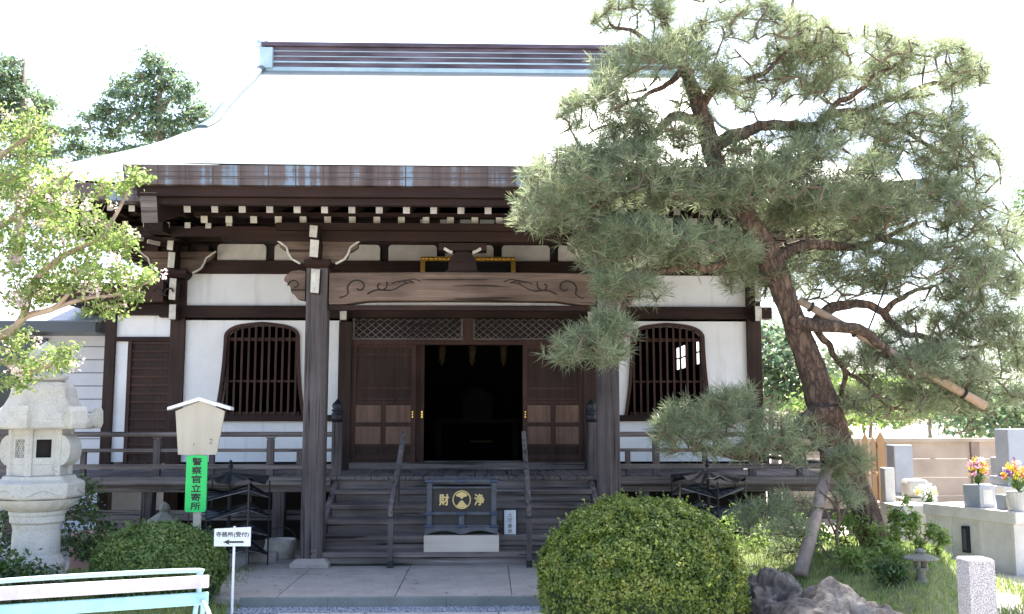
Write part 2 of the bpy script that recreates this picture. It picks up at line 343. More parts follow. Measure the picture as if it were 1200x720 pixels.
def tag(o, label=None, cat=None, group=None, kind=None):
    if label: o['label'] = label
    if cat: o['category'] = cat
    if group: o['group'] = group
    if kind: o['kind'] = kind
    return o
def empty(name, loc, label, cat, group=None, rz=0):
    o = bpy.data.objects.new(name, None); COL.objects.link(o); o.location = loc; o.rotation_euler = (0, 0, rz)
    o.empty_display_size = .2
    return tag(o, label, cat, group)
def copy_tree(o, parent=None):
    c = o.copy(); COL.objects.link(c); c.parent = parent
    for ch in list(o.children): copy_tree(ch, c)
    return c
def glyph(txt):
    """outline of a piece of writing as flat 2-D mesh data, scaled to a unit box about the centre"""
    cu = bpy.data.curves.new('t', 'FONT'); cu.body = txt; cu.resolution_u = 3
    o = bpy.data.objects.new('t', cu); COL.objects.link(o)
    dg = bpy.context.evaluated_depsgraph_get(); dg.update()
    me = o.evaluated_get(dg).to_mesh()
    vs = [v.co.copy() for v in me.vertices]; fs = [tuple(p.vertices) for p in me.polygons]
    o.evaluated_get(dg).to_mesh_clear(); bpy.data.objects.remove(o); bpy.data.curves.remove(cu)
    return vs, fs
def lettering(mb, txt, cx, cz, wd, ht, y, depth=.003, bold=0, mi=0):
    """writing that faces -y, fitted to wd x ht about (cx, cz)"""
    vs, fs = glyph(txt)
    if not vs: return
    x0 = min(p.x for p in vs); x1 = max(p.x for p in vs); z0 = min(p.y for p in vs); z1 = max(p.y for p in vs)
    sx, sz = wd / (x1 - x0), ht / (z1 - z0)
    k = 0
    for dx, dz in (((0, 0),) if not bold else ((-bold, 0), (bold, 0), (0, bold), (0, -bold))):
        q = [(cx + (p.x - (x0+x1)/2) * sx + dx, y - .0002 * k, cz + (p.y - (z0+z1)/2) * sz + dz) for p in vs]
        mb.add(q, fs, mi); k += 1

# ------------------------------------------------------------------ leaves, needles, branches (numpy)
def mesh_np(name, V, Fc, mats, mi=None, parent=None, smooth=False):
    """V (n,3), Fc (m,k) faces all of k corners; verts are world points"""
    me = bpy.data.meshes.new(name); off = np.zeros(3)
    q = parent
    while q is not None: off = off + np.array(q.location); q = q.parent
    V = np.asarray(V, dtype=np.float32) - off.astype(np.float32); m_, k = Fc.shape
    me.vertices.add(len(V)); me.vertices.foreach_set('co', V.ravel())
    me.loops.add(m_ * k); me.loops.foreach_set('vertex_index', Fc.astype(np.int32).ravel())
    me.polygons.add(m_); me.polygons.foreach_set('loop_start', np.arange(0, m_ * k, k, dtype=np.int32))
    for mt in (mats if isinstance(mats, (list, tuple)) else [mats]): me.materials.append(M[mt])
    if mi is not None: me.polygons.foreach_set('material_index', np.asarray(mi, dtype=np.int32))
    me.update(calc_edges=True)
    o = bpy.data.objects.new(name, me); COL.objects.link(o)
    if parent is not None: o.parent = parent
    return o
def unit(a): return a / np.maximum(1e-9, np.linalg.norm(a, axis=1, keepdims=True))
def leaf_arrays(pts, nrm, size, aspect=.5, jitter=.8, fold=.15, var=.4):
    n = len(pts); nrm = unit(nrm + RNG.normal(0, jitter, (n, 3)))
    t = unit(np.cross(nrm, RNG.normal(0, 1, (n, 3)))); b = np.cross(nrm, t)
    sz = (size * (1 + RNG.uniform(-var, var, n)))[:, None]
    a0 = pts - t * sz * .5; a2 = pts + t * sz * .5
    a1 = pts + b * sz * aspect * .5 + nrm * sz * fold; a3 = pts - b * sz * aspect * .5 + nrm * sz * fold
    V = np.stack([a0, a1, a2, a3], 1).reshape(-1, 3)
    return V, np.arange(4 * n).reshape(n, 4)
def leaves(name, pts, nrm, size, mats, parent, mi=None, **kw):
    V, Fc = leaf_arrays(np.asarray(pts, float), np.asarray(nrm, float), size, **kw)
    return mesh_np(name, V, Fc, mats, mi, parent)
def needle_tufts(name, cen, axis, length, width, per, mat_, parent, spread=1.0):
    n = len(cen); c = np.repeat(cen, per, 0); a = np.repeat(unit(axis), per, 0)
    d = unit(a * RNG.uniform(.15, 1.0, (n * per, 1)) + unit(RNG.normal(0, 1, (n * per, 3))) * spread)
    st = c - a * RNG.uniform(0, .05, (n * per, 1))
    ln = length * RNG.uniform(.65, 1.15, (n * per, 1))
    sd_ = unit(np.cross(d, RNG.normal(0, 1, (n * per, 3)))) * width * .5
    mid = st + d * ln * .6; tip = st + d * ln + np.array([0, 0, -.06]) * ln
    V = np.stack([st - sd_ * .7, st + sd_ * .7, mid + sd_, tip, mid - sd_], 1).reshape(-1, 3)
    return mesh_np(name, V, np.arange(5 * n * per).reshape(-1, 5), mat_, None, parent)
def pad_points(c, rx, ry, rz, n, low=-.35, shell=.55):
    """points in the upper shell of a flattened foliage cloud"""
    out = []
    while len(out) < n:
        d = RNG.normal(0, 1, (n * 3, 3)); d = unit(d); d = d[d[:, 2] > low]
        r = RNG.uniform(shell, 1, (len(d), 1)) ** .6
        out += list(d * r)
    d = np.array(out[:n]); return d * np.array([rx, ry, rz]) + np.array(c), d
def grow(skel, targets, step=.13, jit=.03, sag=.0):
    """twigs that reach every target from the nearest wood already there; returns list of polylines"""
    nodes = [np.array(p, float) for p in skel]; arr = np.array(nodes)
    cap = np.zeros((len(nodes) + len(targets) * 14, 3)); cap[:len(nodes)] = arr; cnt = len(nodes); lines = []
    base = np.array(skel)
    dd = np.min(np.linalg.norm(targets[:, None, :] - base[None], axis=2), axis=1)
    for i in np.argsort(dd):
        t = targets[i]; ds = np.linalg.norm(cap[:cnt] - t, axis=1); j = int(np.argmin(ds)); s0 = cap[j].copy(); D = ds[j]
        k = max(1, min(12, int(D / step))); pts = [s0]
        for q in range(1, k + 1):
            u = q / k; p = s0 + (t - s0) * u
            if q < k: p = p + RNG.normal(0, jit, 3) + np.array([0, 0, -sag * math.sin(math.pi * u) * D])
            pts.append(p); cap[cnt] = p; cnt += 1
        lines.append(pts)
    return lines
def tubes_np(name, lines, r0, r1, mat_, parent, n=4, kr_=.02):
    V = []; Fc = []; o = 0
    for pts in lines:
        p = np.array(pts); k = len(p); d = np.gradient(p, axis=0) if k > 1 else np.ones((1, 3))
        d = unit(d); x = unit(np.cross(d, np.array([.31, .52, .79]))); y = np.cross(d, x)
        ln = np.linalg.norm(p[-1] - p[0]); ra = min(r0, r1 * 1.2 + ln * kr_)
        rr = np.linspace(ra, r1, k)
        for i in range(k):
            for j in range(n):
                a = 2 * math.pi * j / n
                V.append(p[i] + (x[i] * math.cos(a) + y[i] * math.sin(a)) * rr[i])
        for i in range(k - 1):
            for j in range(n): Fc.append((o+i*n+j, o+i*n+(j+1)%n, o+(i+1)*n+(j+1)%n, o+(i+1)*n+j))
        o += k * n
    return mesh_np(name, np.array(V), np.array(Fc), mat_, None, parent)
def smooth_path(pts, rad, sub=6):
    """Catmull-Rom through points with radii"""
    P_ = [Vector(p) for p in pts]; out = []; rr = []
    for i in range(len(P_) - 1):
        a = P_[max(i-1, 0)]; b = P_[i]; c = P_[i+1]; d = P_[min(i+2, len(P_)-1)]
        for k in range(sub):
            t = k / sub
            out.append(.5 * ((2*b) + (c-a)*t + (2*a-5*b+4*c-d)*t*t + (3*b-a-3*c+d)*t**3)); rr.append(rad[i] + (rad[i+1]-rad[i])*t)
    out.append(P_[-1]); rr.append(rad[-1]); return out, rr

# ------------------------------------------------------------------ ground
CX = -.274
mb = MB(); mb.box(-900, 900, -300, 1500, -.5, 0); tag(mb.build('ground', 'sand'), kind='structure')
mb = MB(); mb.box(-2.9, 2.3, 8.50, 8.75, -.05, .012); tag(mb.build('path', 'gravel'), kind='structure')
def pebbles():
    pts = np.stack([RNG.uniform(-2.9, 2.0, 5200), RNG.uniform(8.5, 8.74, 5200), np.full(5200, .014)], 1)
    base = np.array([(1,0,0),(-1,0,0),(0,1,0),(0,-1,0),(0,0,1),(0,0,-1)], float)
    fc = np.array([(0,2,4),(2,1,4),(1,3,4),(3,0,4),(2,0,5),(1,2,5),(3,1,5),(0,3,5)])
    s_ = RNG.uniform(.007, .016, (5200, 1, 3)) * np.array([1, 1, .7])
    V = (base[None] * s_ + pts[:, None]).reshape(-1, 3); Fc = (fc[None] + 6 * np.arange(5200)[:, None, None]).reshape(-1, 3)
    tag(mesh_np('gravel', V, Fc, ['pebble']), 'blue grey gravel filling the strip before the stone steps', 'gravel', kind='stuff')
M['pebble'] = foliage_mat('loose pebble', [(.11, .12, .15), (.22, .24, .29), (.36, .38, .42), (.2, .2, .21)], .0, .85)
pebbles()
mb = MB()                                                   # paving slabs that lead up to the hall
yy = 8.5
for k, dy in enumerate((.62, .9, .9, .9, .9, .9, .9)):
    xs = [-1.75, -1.02, .1, 1.0] if k % 2 == 0 else [-1.75, -.6, .5, 1.0]
    for a, b in zip(xs[:-1], xs[1:]):
        mb.box(a + .006, b - .006, yy - dy + .006, yy - .006, -.05, .018 + random.uniform(-.003, .003))
    yy -= dy
tag(mb.build('pavement', 'slab', bevel=.006), kind='structure')
mb = MB()                                                   # stone apron in front of the steps
xs = [CX - 2.3, -1.82, -.80, .22, 1.24, CX + 2.3]
for a, b in zip(xs[:-1], xs[1:]):
    mb.box(a + .004, b - .004, 8.80, 9.95, -.05, .1); mb.box(a + .004, b - .004, 9.958, 11.3, -.05, .1)
mb.box(CX - 2.3, CX + 2.3, 8.79, 11.6, -.06, .085)
tag(mb.build('pavement', 'stone', bevel=.005), kind='structure')
mb = MB()
for a, b in zip(xs[:-1], xs[1:]): mb.box(a + .45, b + .45, 8.74, 8.788, -.05, .098)
tag(mb.build('kerb', 'kerb', bevel=.005), kind='structure')

# raised garden beds
def bed(name, x0, x1, y0, y1, fn, mt):
    mb = MB(); mb.grid(lambda u, v: (x0 + (x1-x0)*u, y0 + (y1-y0)*v, fn(x0 + (x1-x0)*u, y0 + (y1-y0)*v)), 70, 60)
    return tag(mb.build(name, mt, smooth=True), kind='structure')
def garden_h(x, y):
    d = max(0, 1 - ((x - 3.3) / 2.0) ** 2 - ((y - 9.1) / 2.4) ** 2)
    e = max(0, min(1, (x - 1.35) / .4)) * max(0, min(1, (3.25 + .5 * (y - 6.5) - x) / .4)) * max(0, min(1, (y - 6.3) / .5)) * max(0, min(1, (11.6 - y) / .5))
    return -.02 + e * (.06 + .44 * d ** .8) + .02 * noise.noise(Vector((x * 2, y * 2, 0))) * e
bed('ground', 1.3, 4.7, 6.2, 11.8, garden_h, 'moss')
def left_h(x, y):
    e = max(0, min(1, (-2.05 - x) / .4)) * max(0, min(1, (x + 7.5) / .5)) * max(0, min(1, (y - 6.6) / .4)) * max(0, min(1, (10.8 - y) / .5))
    return -.02 + e * .1 + .02 * noise.noise(Vector((x * 2, y * 2, 3))) * e
bed('ground', -7.6, -2.0, 6.5, 10.9, left_h, 'moss')

# ------------------------------------------------------------------ the temple hall
hall = empty('temple_hall', (CX, 13.7, 0), 'old wooden temple hall with white plaster walls and a broad pale copper roof', 'temple')
def part(mb, name, mats, parent=hall, **kw): return mb.build(name, mats, parent, **kw)
HW = 4.02                      # half width of the hall
WY = 13.7                      # its front wall
BY = 21.7
xl, xr = CX - HW, CX + HW
def zw(py): return PZ(py, WY)
VZ = .96                       # veranda floor

# --- front wall: plaster with two bell shaped windows
win_zb, win_zt = zw(487), zw(382)
def bell(z):
    """half width of the bell window at a height"""
    t = (z - win_zb) / (win_zt - win_zb)
    w_ = .478 + .098 * max(0, 1 - t) ** 2.3
    if t > .86:
        q = (t - .86) / .14
        w_ = w_ * (1 - q ** 2.4) ** .5 if q < .8 else w_ * (1 - .8 ** 2.4) ** .5 * (1 - (q - .8) / .2) ** .75
    return w_
def bell_outline(c, grow_=0.0, n=44):
    zs = [win_zb + (win_zt - win_zb) * (1 - (1 - i / n) ** 2.0) for i in range(n + 1)]
    rt = [(c + bell(z) + (grow_ if z < win_zt - .001 else 0), z + (grow_ * .9 if z > win_zt - .25 else 0)) for z in zs]
    lf = [(2 * c - x, z) for x, z in rt[::-1]]
    if abs(lf[0][0] - rt[-1][0]) < 1e-6: lf = lf[1:]
    return rt + lf
WINX = (CX - 2.86, CX + 2.80)
door_l, door_r = CX - 1.70, CX + 1.70
zb, zt = VZ + .1, zw(378) + .02
for c, (x0, x1) in zip(WINX, ((xl + .09, door_l - .09), (door_r + .09, xr - .09))):
    mb = MB(); ol = bell_outline(c); k = len(ol)
    # wall around the opening: strips left and right of it, then under and over
    right = [p for p in ol if p[0] >= c - 1e-6]; right.sort(key=lambda p: p[1])
    for (xa, za), (xb, zb_) in zip(right[:-1], right[1:]):
        if zb_ - za < 1e-6: continue
        for s_ in (1, -1):
            e = x1 if s_ > 0 else x0
            p0, p1 = c + s_ * (xa - c), c + s_ * (xb - c)
            for (y_) in (WY, WY + .14):
                mb.add([(p0, y_, za), (e, y_, za), (e, y_, zb_), (p1, y_, zb_)], [(0,1,2,3)])
            mb.add([(p0, WY, za), (p1, WY, zb_), (p1, WY + .14, zb_), (p0, WY + .14, za)], [(0,1,2,3)])
    mb.box(x0, x1, WY, WY + .14, zb, win_zb); mb.box(x0, x1, WY, WY + .14, win_zt, zt)
    part(mb, 'front_wall', 'plaster', fix=False)
# narrow white strips beside the door frame come with the wall; upper white frieze
mb = MB()
mb.box(xl + .09, xr - .09, WY, WY + .12, zw(360) - .02, zw(322) + .02)
part(mb, 'upper_wall', 'plaster')
mb = MB()
pitch = 67 * WY / 1150
for k in range(-5, 6):
    c = PX(549, WY) + (k) * pitch
    if c - pitch / 2 < xl or c + pitch / 2 > xr: continue
    hw = pitch / 2 - .06; z0, z1 = zw(306.5), zw(288); r_ = .045
    poly = [(c-hw, z0), (c+hw, z0), (c+hw, z1-r_), (c+hw-r_*.3, z1-r_*.3), (c+hw-r_, z1), (c-hw+r_, z1), (c-hw+r_*.3, z1-r_*.3), (c-hw, z1-r_)]
    mb.prism(poly, WY - .02, WY + .1)
part(mb, 'frieze_panels', 'plaster_old')
mb = MB()                                                    # dark wall behind the frieze, up to the roof
mb.box(xl, xr, WY + .02, WY + .12, zw(323), zw(262))
part(mb, 'frieze_board', 'dark_board')
# --- side and back walls, floor, ceiling
mb = MB()
sy = [(16.6, 17.45), (18.35, 19.3)]
z0, z1 = 2.62, 3.05
for s_, x in ((-1, xl), (1, xr)):
    xa, xb = (x, x + .14) if s_ < 0 else (x - .03, x)
    ys = [WY + .15] + [q for p in sy for q in p] + [BY]
    mb.box(xa, xb, ys[0], BY, VZ, z0); mb.box(xa, xb, ys[0], BY, z1, zw(262))
    for a, b in (((ys[0], ys[1]), (ys[2], ys[3]), (ys[4], ys[5])) if s_ > 0 else ((ys[0], BY),)): mb.box(xa, xb, a, b, z0, z1)
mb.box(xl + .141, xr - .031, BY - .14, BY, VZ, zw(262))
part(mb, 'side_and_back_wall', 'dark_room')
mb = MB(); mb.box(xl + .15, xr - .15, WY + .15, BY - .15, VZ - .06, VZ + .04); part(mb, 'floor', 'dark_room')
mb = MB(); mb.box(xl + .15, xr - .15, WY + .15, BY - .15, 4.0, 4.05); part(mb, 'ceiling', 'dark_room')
for y0_, y1_ in sy:
    mb = MB(); ym = (y0_ + y1_) / 2
    mb.box(xr - .025, xr - .005, ym - .02, ym + .02, z0, z1); mb.box(xr - .022, xr - .008, y0_, y1_, (z0+z1)/2 - .015, (z0+z1)/2 + .015); part(mb, 'side_window_bars', 'wood_z')
# --- posts of the wall
for x in (xl, xr):
    mb = MB(); mb.box(x - .1, x + .1, WY - .06, WY + .14, .18, zw(262)); part(mb, 'wall_post', 'wood_z', bevel=.006)
for x in (door_l, door_r):
    mb = MB(); mb.box(x - .09, x + .09, WY - .07, WY + .13, VZ, zw(378)); part(mb, 'door_post', 'wood_z', bevel=.006)
# --- horizontal tie beams
for z0_, z1_, dy, mt in ((zw(373.5), zw(360), -.1, 'wood_x'), (zw(322.5), zw(307.5), -.08, 'wood_x'), (zw(287), zw(276), -.16, 'wood_x')):
    mb = MB(); mb.box(xl - .25, xr + .25, WY + dy, WY + .09, z0_, z1_); part(mb, 'tie_beam', mt, bevel=.006)
for a, b in ((xl + .1, door_l - .09), (door_r + .09, xr - .1)):
    mb = MB(); mb.box(a, b, WY - .075, WY + .05, zw(494), zw(486.5)); part(mb, 'window_sill', 'wood_x', bevel=.005)
for x in (xl, door_l, door_r, xr):                                       # white painted nail covers and block ends on the posts
    mb = MB(); mb.box(x - .045, x + .045, WY - .3, WY - .1, zw(378), zw(361), front=1); part(mb, 'beam_nose', ['wood_y', 'white_end'])
# --- bell windows: frame, bars
for c in WINX:
    ol = bell_outline(c); inn = ol; out = bell_outline(c, .045)
    mb = MB(); k = len(ol)
    out = []
    for i, (x, z) in enumerate(ol):
        a = Vector(ol[max(i-1, 0)]); b = Vector(ol[min(i+1, k-1)]); d = (b - a)
        nrm = Vector((d.y, -d.x)).normalized() if d.length > 1e-6 else Vector((0, 1))
        out.append((x + nrm.x * .045, z + nrm.y * .045))
    vs = []
    for y_ in (WY - .035, WY + .06):
        vs += [(x, y_, z) for x, z in ol] + [(x, y_, z) for x, z in out]
    fs = []
    for i in range(k - 1):
        fs += [(i, i+1, k+i+1, k+i), (2*k+i, 3*k+i, 3*k+i+1, 2*k+i+1), (k+i, k+i+1, 3*k+i+1, 3*k+i), (i, 2*k+i, 2*k+i+1, i+1)]
    mb.add(vs, fs)
    fr = part(mb, 'window_frame', 'wood_red')
    nb = 11
    for i in range(nb):
        x = c - .47 + .94 * i / (nb - 1); t = abs(x - c)
        zt_ = max(z for z in [win_zb + (win_zt - win_zb) * q / 200 for q in range(200)] if bell(z) >= t - .005)
        mb = MB(); mb.box(x - .014, x + .014, WY + .02, WY + .048, win_zb, zt_); part(mb, 'window_bar', 'wood_red', fr)
    mb = MB(); mb.box(c - .5, c + .5, WY + .049, WY + .075, zw(447) - .015, zw(447) + .015); mb.box(c - .53, c + .53, WY + .049, WY + .075, win_zb, win_zb + .05)
    mb.box(c - .47, c + .47, WY + .049, WY + .075, zw(400), zw(396)); part(mb, 'window_rail', 'wood_red', fr, each=True)
# --- transom with diamond lattice, door leaves
tz0, tz1 = zw(399), zw(366)
mb = MB(); mb.box(door_l + .09, door_r - .09, WY - .05, WY + .1, zw(404.5), tz0); mb.box(door_l + .09, door_r - .09, WY - .05, WY + .1, zw(366) + .002, zw(360.5)-.002)
mb.box(CX - .07, CX + .07, WY - .07, WY + .1, tz0, tz1); part(mb, 'transom_frame', 'wood_red', each=True)
for a, b in ((door_l + .09, CX - .07), (CX + .07, door_r - .09)):
    mb = MB(); mb.box(a, b, WY + .06, WY + .09, tz0, tz1); t_ = part(mb, 'transom_panel', 'dark_board')
    mb = MB()
    h = tz1 - tz0 - .06; st = .115
    mb.box(a, b, WY, WY + .055, tz0, tz0 + .03); mb.box(a, b, WY, WY + .055, tz1 - .03, tz1); mb.box(a, a + .03, WY, WY + .055, tz0 + .031, tz1 - .031); mb.box(b - .03, b, WY, WY + .055, tz0 + .031, tz1 - .031)
    n_ = int((b - a - .06) / st)
    for i in range(-2, n_ + 3):
        for s_ in (1, -1):
            x0_ = a + .03 + i * st; x1_ = x0_ + s_ * h * 1.25
            p0 = [x0_, tz0 + .03]; p1 = [x1_, tz1 - .03]
            lo, hi = a + .03, b - .03
            def clip(p, q):
                if p[0] < lo: u = (lo - p[0]) / (q[0] - p[0]) if q[0] != p[0] else 2; return [lo, p[1] + (q[1]-p[1])*u] if 0 <= u <= 1 else None
                if p[0] > hi: u = (hi - p[0]) / (q[0] - p[0]) if q[0] != p[0] else 2; return [hi, p[1] + (q[1]-p[1])*u] if 0 <= u <= 1 else None
                return p
            a_, b_ = clip(p0, p1), clip(p1, p0)
            if a_ and b_: mb.beam((a_[0], WY + .03 + s_ * .006, a_[1]), (b_[0], WY + .03 + s_ * .006, b_[1]), .01, .012, up=(0, 1, 0))
    part(mb, 'transom_lattice', 'grey_x', t_)
def door_leaf(x0, x1, y0):
    z0, z1 = zw(541.5), zw(404.5); w_ = .065; y1 = y0 + .045
    mb = MB(); mb.box(x0, x1, y0 + .02, y0 + .035, z0, z1); d = part(mb, 'door', 'wood_z')
    mb = MB()
    for a, b in ((x0, x0 + w_), (x1 - w_, x1)): mb.box(a, b, y0, y1, z0, z1)
    part(mb, 'door_stile', 'wood_red', d, each=True)
    mb = MB()
    for py, hh in ((406, .05), (416, .035), (455.5, .03), (468, .03), (472, .04), (497, .045), (522, .03), (536, .06), (541, .03)):
        z = zw(py); mb.box(x0 + w_, x1 - w_, y0 + .004, y0 + .042, z - hh / 2, z + hh / 2)
    part(mb, 'door_rail', 'wood_red', d, each=True)
    xm = (x0 + x1) / 2
    for a, b in ((x0 + w_, xm - .035), (xm + .035, x1 - w_)):
        for p, q in ((495.5, 475), (520.5, 500)):
            mb = MB(); mb.box(a, b, y0 + .012, y0 + .03, zw(p), zw(q)); part(mb, 'door_panel', 'door_board', d)
    mb = MB(); mb.box(xm - .034, xm + .034, y0 + .006, y0 + .04, zw(522), zw(472)); part(mb, 'door_muntin', 'wood_red', d)
    return d
dl = door_leaf(door_l + .09, PX(487, WY), WY - .03); dr = door_leaf(PX(612.5, WY), door_r - .09, WY - .03)
for d, x in ((dl, PX(483.5, WY)), (dr, PX(615.5, WY))):
    mb = MB()
    for k in range(3): mb.lathe([(0, -.006), (.012, -.004), (.014, .0), (0, .001)], n=10); mb_v = mb
    mb = MB()
    for k in range(3): mb.box(x - .01, x + .01, WY - .038, WY - .029, zw(483) - k * .035 - .012, zw(483) - k * .035 + .012)
    part(mb, 'door_pull', 'gold', d, each=True, bevel=.004)
for x, mt in ((PX(494, WY), 'wood_red'),):                                  # edge of the inner leaf slid behind
    mb = MB(); mb.box(x - .028, x + .028, WY + .05, WY + .1, zw(541.5), zw(404.5)); mb.box(x - .02 - .07, x - .03, WY + .055, WY + .09, zw(541.5), zw(404.5)); d = part(mb, 'inner_door', mt, each=True)
    mb = MB()
    for k in range(3): mb.box(x - .01, x + .01, WY + .042, WY + .05, zw(483) - k * .035 - .012, zw(483) - k * .035 + .012)
    part(mb, 'door_pull', 'gold', d, each=True)
mb = MB(); mb.box(door_l + .09, door_r - .09, WY - .12, WY + .14, VZ, zw(542)); part(mb, 'door_sill', 'grey_x', bevel=.006)
mb = MB(); mb.box(PX(497, WY), PX(612, WY), WY + .142, WY + .3, VZ + .04, zw(541)+.002); part(mb, 'threshold', 'grey_x')

# --- left wing with its slatted door
wl = PX(125, WY)
mb = MB(); mb.box(wl + .07, xl - .1, WY + .03, WY + .12, zb, zw(400) + .02); mb.box(wl + .07, xl - .1, WY + .03, WY + .12, zw(398) + .01, zw(366)); part(mb, 'wing_wall', 'plaster', each=True)
mb = MB(); mb.box(wl - .07, wl + .07, WY - .03, WY + .14, .18, zw(352)); part(mb, 'wall_post', 'wood_z', bevel=.006)
mb = MB(); mb.box(wl - .3, xl - .1, WY - .08, WY + .025, zw(371), zw(359)); mb.box(wl + .07, xl - .1, WY - .03, WY + .025, zw(401), zw(396)); part(mb, 'wing_beam', 'wood_x', each=True)
a, b = PX(147, WY), PX(205, WY)
mb = MB(); mb.box(a, b, WY + .0, WY + .028, zw(543), zw(401)); d = part(mb, 'slatted_door', 'wood_z')
mb = MB()
for q0, q1 in ((a, a + .05), (b - .05, b)): mb.box(q0, q1, WY - .035, WY - .001, zw(543), zw(401))
part(mb, 'door_stile', 'wood_red', d, each=True)
mb = MB()
for k in range(15):
    z = zw(403) - k * (zw(403) - zw(541)) / 14
    mb.box(a + .05, b - .05, WY - .022, WY - .001, z - .014, z + .014)
part(mb, 'door_slats', 'wood_red', d)
mb = MB()                                                                # wing roof behind the myrtle: beam end with carved red brown boards
z0_, z1_ = zw(358), zw(335)
mb.prism([(wl - .9, z0_), (xl - .12, z0_), (xl - .12, z1_), (PX(155, WY) , z1_), (PX(150, WY), z1_ - .05), (wl - .9, z1_ - .12)], WY - .35, WY - .1)
part(mb, 'carved_board', 'wood_red')
mb = MB()
for cxx in (PX(165, WY), PX(195, WY)):
    for s_ in (-1, 1):
        pts = [(cxx + s_ * (.13 - .06 * (1 - math.cos(t))), WY - .353, (z0_ + z1_) / 2 + .05 * math.sin(t * 1.2) - .01) for t in np.linspace(0, 4.2, 14)]
        mb.tube(pts, .012, 5)
part(mb, 'carved_scroll', 'carve')
mb = MB(); mb.box(wl - 1.0, xl - .1, WY - .3, BY - 2, zw(352) + .02, zw(335) - .02); part(mb, 'wing_ceiling', 'dark_board')
mb = MB(); mb.box(wl, wl + .1, WY + .15, BY - 2, .96, zw(352)); part(mb, 'wing_side_wall', 'plaster')

# --- veranda: floor boards, edge beam, posts under it, rails
vl, vr = -6.3, 4.45
VF = 11.9
newel = (PX(395, 11.97), PX(693, 11.97))
mb = MB(); x = vl; k = 0
while x < vr - .05:
    w_ = .205; mb.box(x + .004, min(x + w_, vr) - .004, VF, WY - .07, VZ - .045, VZ - random.uniform(0, .004)); x += w_
part(mb, 'floor_boards', 'grey_y', bevel=.004)
mb = MB(); mb.box(xr + .12, vr, WY - .06, BY, VZ - .045, VZ); part(mb, 'side_veranda', 'grey_y')
mb = MB(); mb.box(vl, newel[0] + .1, VF + .06, VF + .2, VZ - .19, VZ - .047); mb.box(newel[1] - .1, vr, VF + .06, VF + .2, VZ - .19, VZ - .047); mb.box(newel[0] + .1, newel[1] - .1, VF + .06, VF + .2, VZ - .19, VZ - .047)
mb.box(vl, newel[0] - .05, VF - .05, VF - .002, VZ - .1, VZ - .01); mb.box(newel[1] + .05, vr, VF - .05, VF - .002, VZ - .1, VZ - .01)
part(mb, 'edge_beam', 'grey_x', each=True, bevel=.006)
for px in (20, 178, 330, 752, 905, 1003):
    x = PX(px, VF + .15)
    mb = MB(); mb.box(x - .07, x + .07, VF + .08, VF + .22, .2, VZ - .19); p_ = part(mb, 'floor_post', 'grey_z', bevel=.005)
    mb = MB(); mb.prism([(x-.16, 0), (x+.16, 0), (x+.12, .2), (x-.12, .2)], VF - .0, VF + .3); part(mb, 'base_stone', 'granite', p_, bevel=.01)
mb = MB(); mb.box(xl + .1, xr - .1, WY + .1, WY + .2, 0, VZ - .05); mb.box(xr - .2, xr - .1, WY + .2, BY, 0, VZ - .05); part(mb, 'foundation_board', 'dark_board')
mb = MB(); mb.box(vl, newel[0], VF + .28, VF + .34, .42, .54); mb.box(newel[1], vr, VF + .28, VF + .34, .42, .54); part(mb, 'ground_tie', 'grey_x', each=True)
def railing(x0, x1, posts, struts):
    yc = VF + .1
    mb = MB()
    mb.tube([(x0, yc, 1.455), (x1, yc, 1.455)], .032, 10); r_ = part(mb, 'railing', 'grey_x')
    mb = MB(); mb.box(x0, x1, yc - .022, yc + .022, 1.245, 1.285); part(mb, 'middle_rail', 'grey_x', r_, bevel=.004)
    mb = MB(); mb.box(x0, x1, yc - .04, yc + .04, 1.04, 1.10); part(mb, 'bottom_rail', 'grey_x', r_, bevel=.004)
    for x in posts:
        mb = MB(); mb.box(x - .04, x + .04, yc - .038, yc + .038, VZ, 1.385); mb.prism([(x-.03, 1.386), (x+.03, 1.386), (x+.055, 1.42), (x-.055, 1.42)], yc - .03, yc + .03); part(mb, 'rail_post', 'grey_z', r_)
    for x in struts:
        mb = MB(); mb.box(x - .03, x + .03, yc - .03, yc + .03, VZ, 1.246); part(mb, 'rail_strut', 'grey_z', r_)
    return r_
yc = VF + .1
railing(vl, newel[0], [PX(p, yc) for p in (20, 186, 318)], [PX(p, yc) for p in (100, 250, 352)])
railing(newel[1], vr, [PX(p, yc) for p in (768, 880, 985)], [PX(p, yc) for p in (735, 825, 935)])
mb = MB(); yv = vr - .1
for z, r_ in ((1.455, .03), (1.265, .02), (1.07, .03)): mb.tube([(yv, VF + .05, z), (yv, BY, z)], r_, 8)
for k in range(6): mb.box(yv - .035, yv + .035, VF + 1.3 * k + .8, VF + 1.3 * k + .87, VZ, 1.44)
part(mb, 'side_railing', 'grey_y')
for x in newel:
    mb = MB(); mb.lathe([(.062, VZ - .35), (.062, 1.62)], (x, VF + .08), 16); p_ = part(mb, 'newel_post', 'grey_z', smooth=False)
    mb = MB(); mb.lathe([(.066, 1.60), (.07, 1.70), (.06, 1.705), (.06, 1.73), (.07, 1.735), (.07, 1.75), (.05, 1.76), (.066, 1.79), (.062, 1.82), (.03, 1.85), (.004, 1.88)], (x, VF + .08), 16); part(mb, 'finial_cap', 'iron', p_, smooth=True)

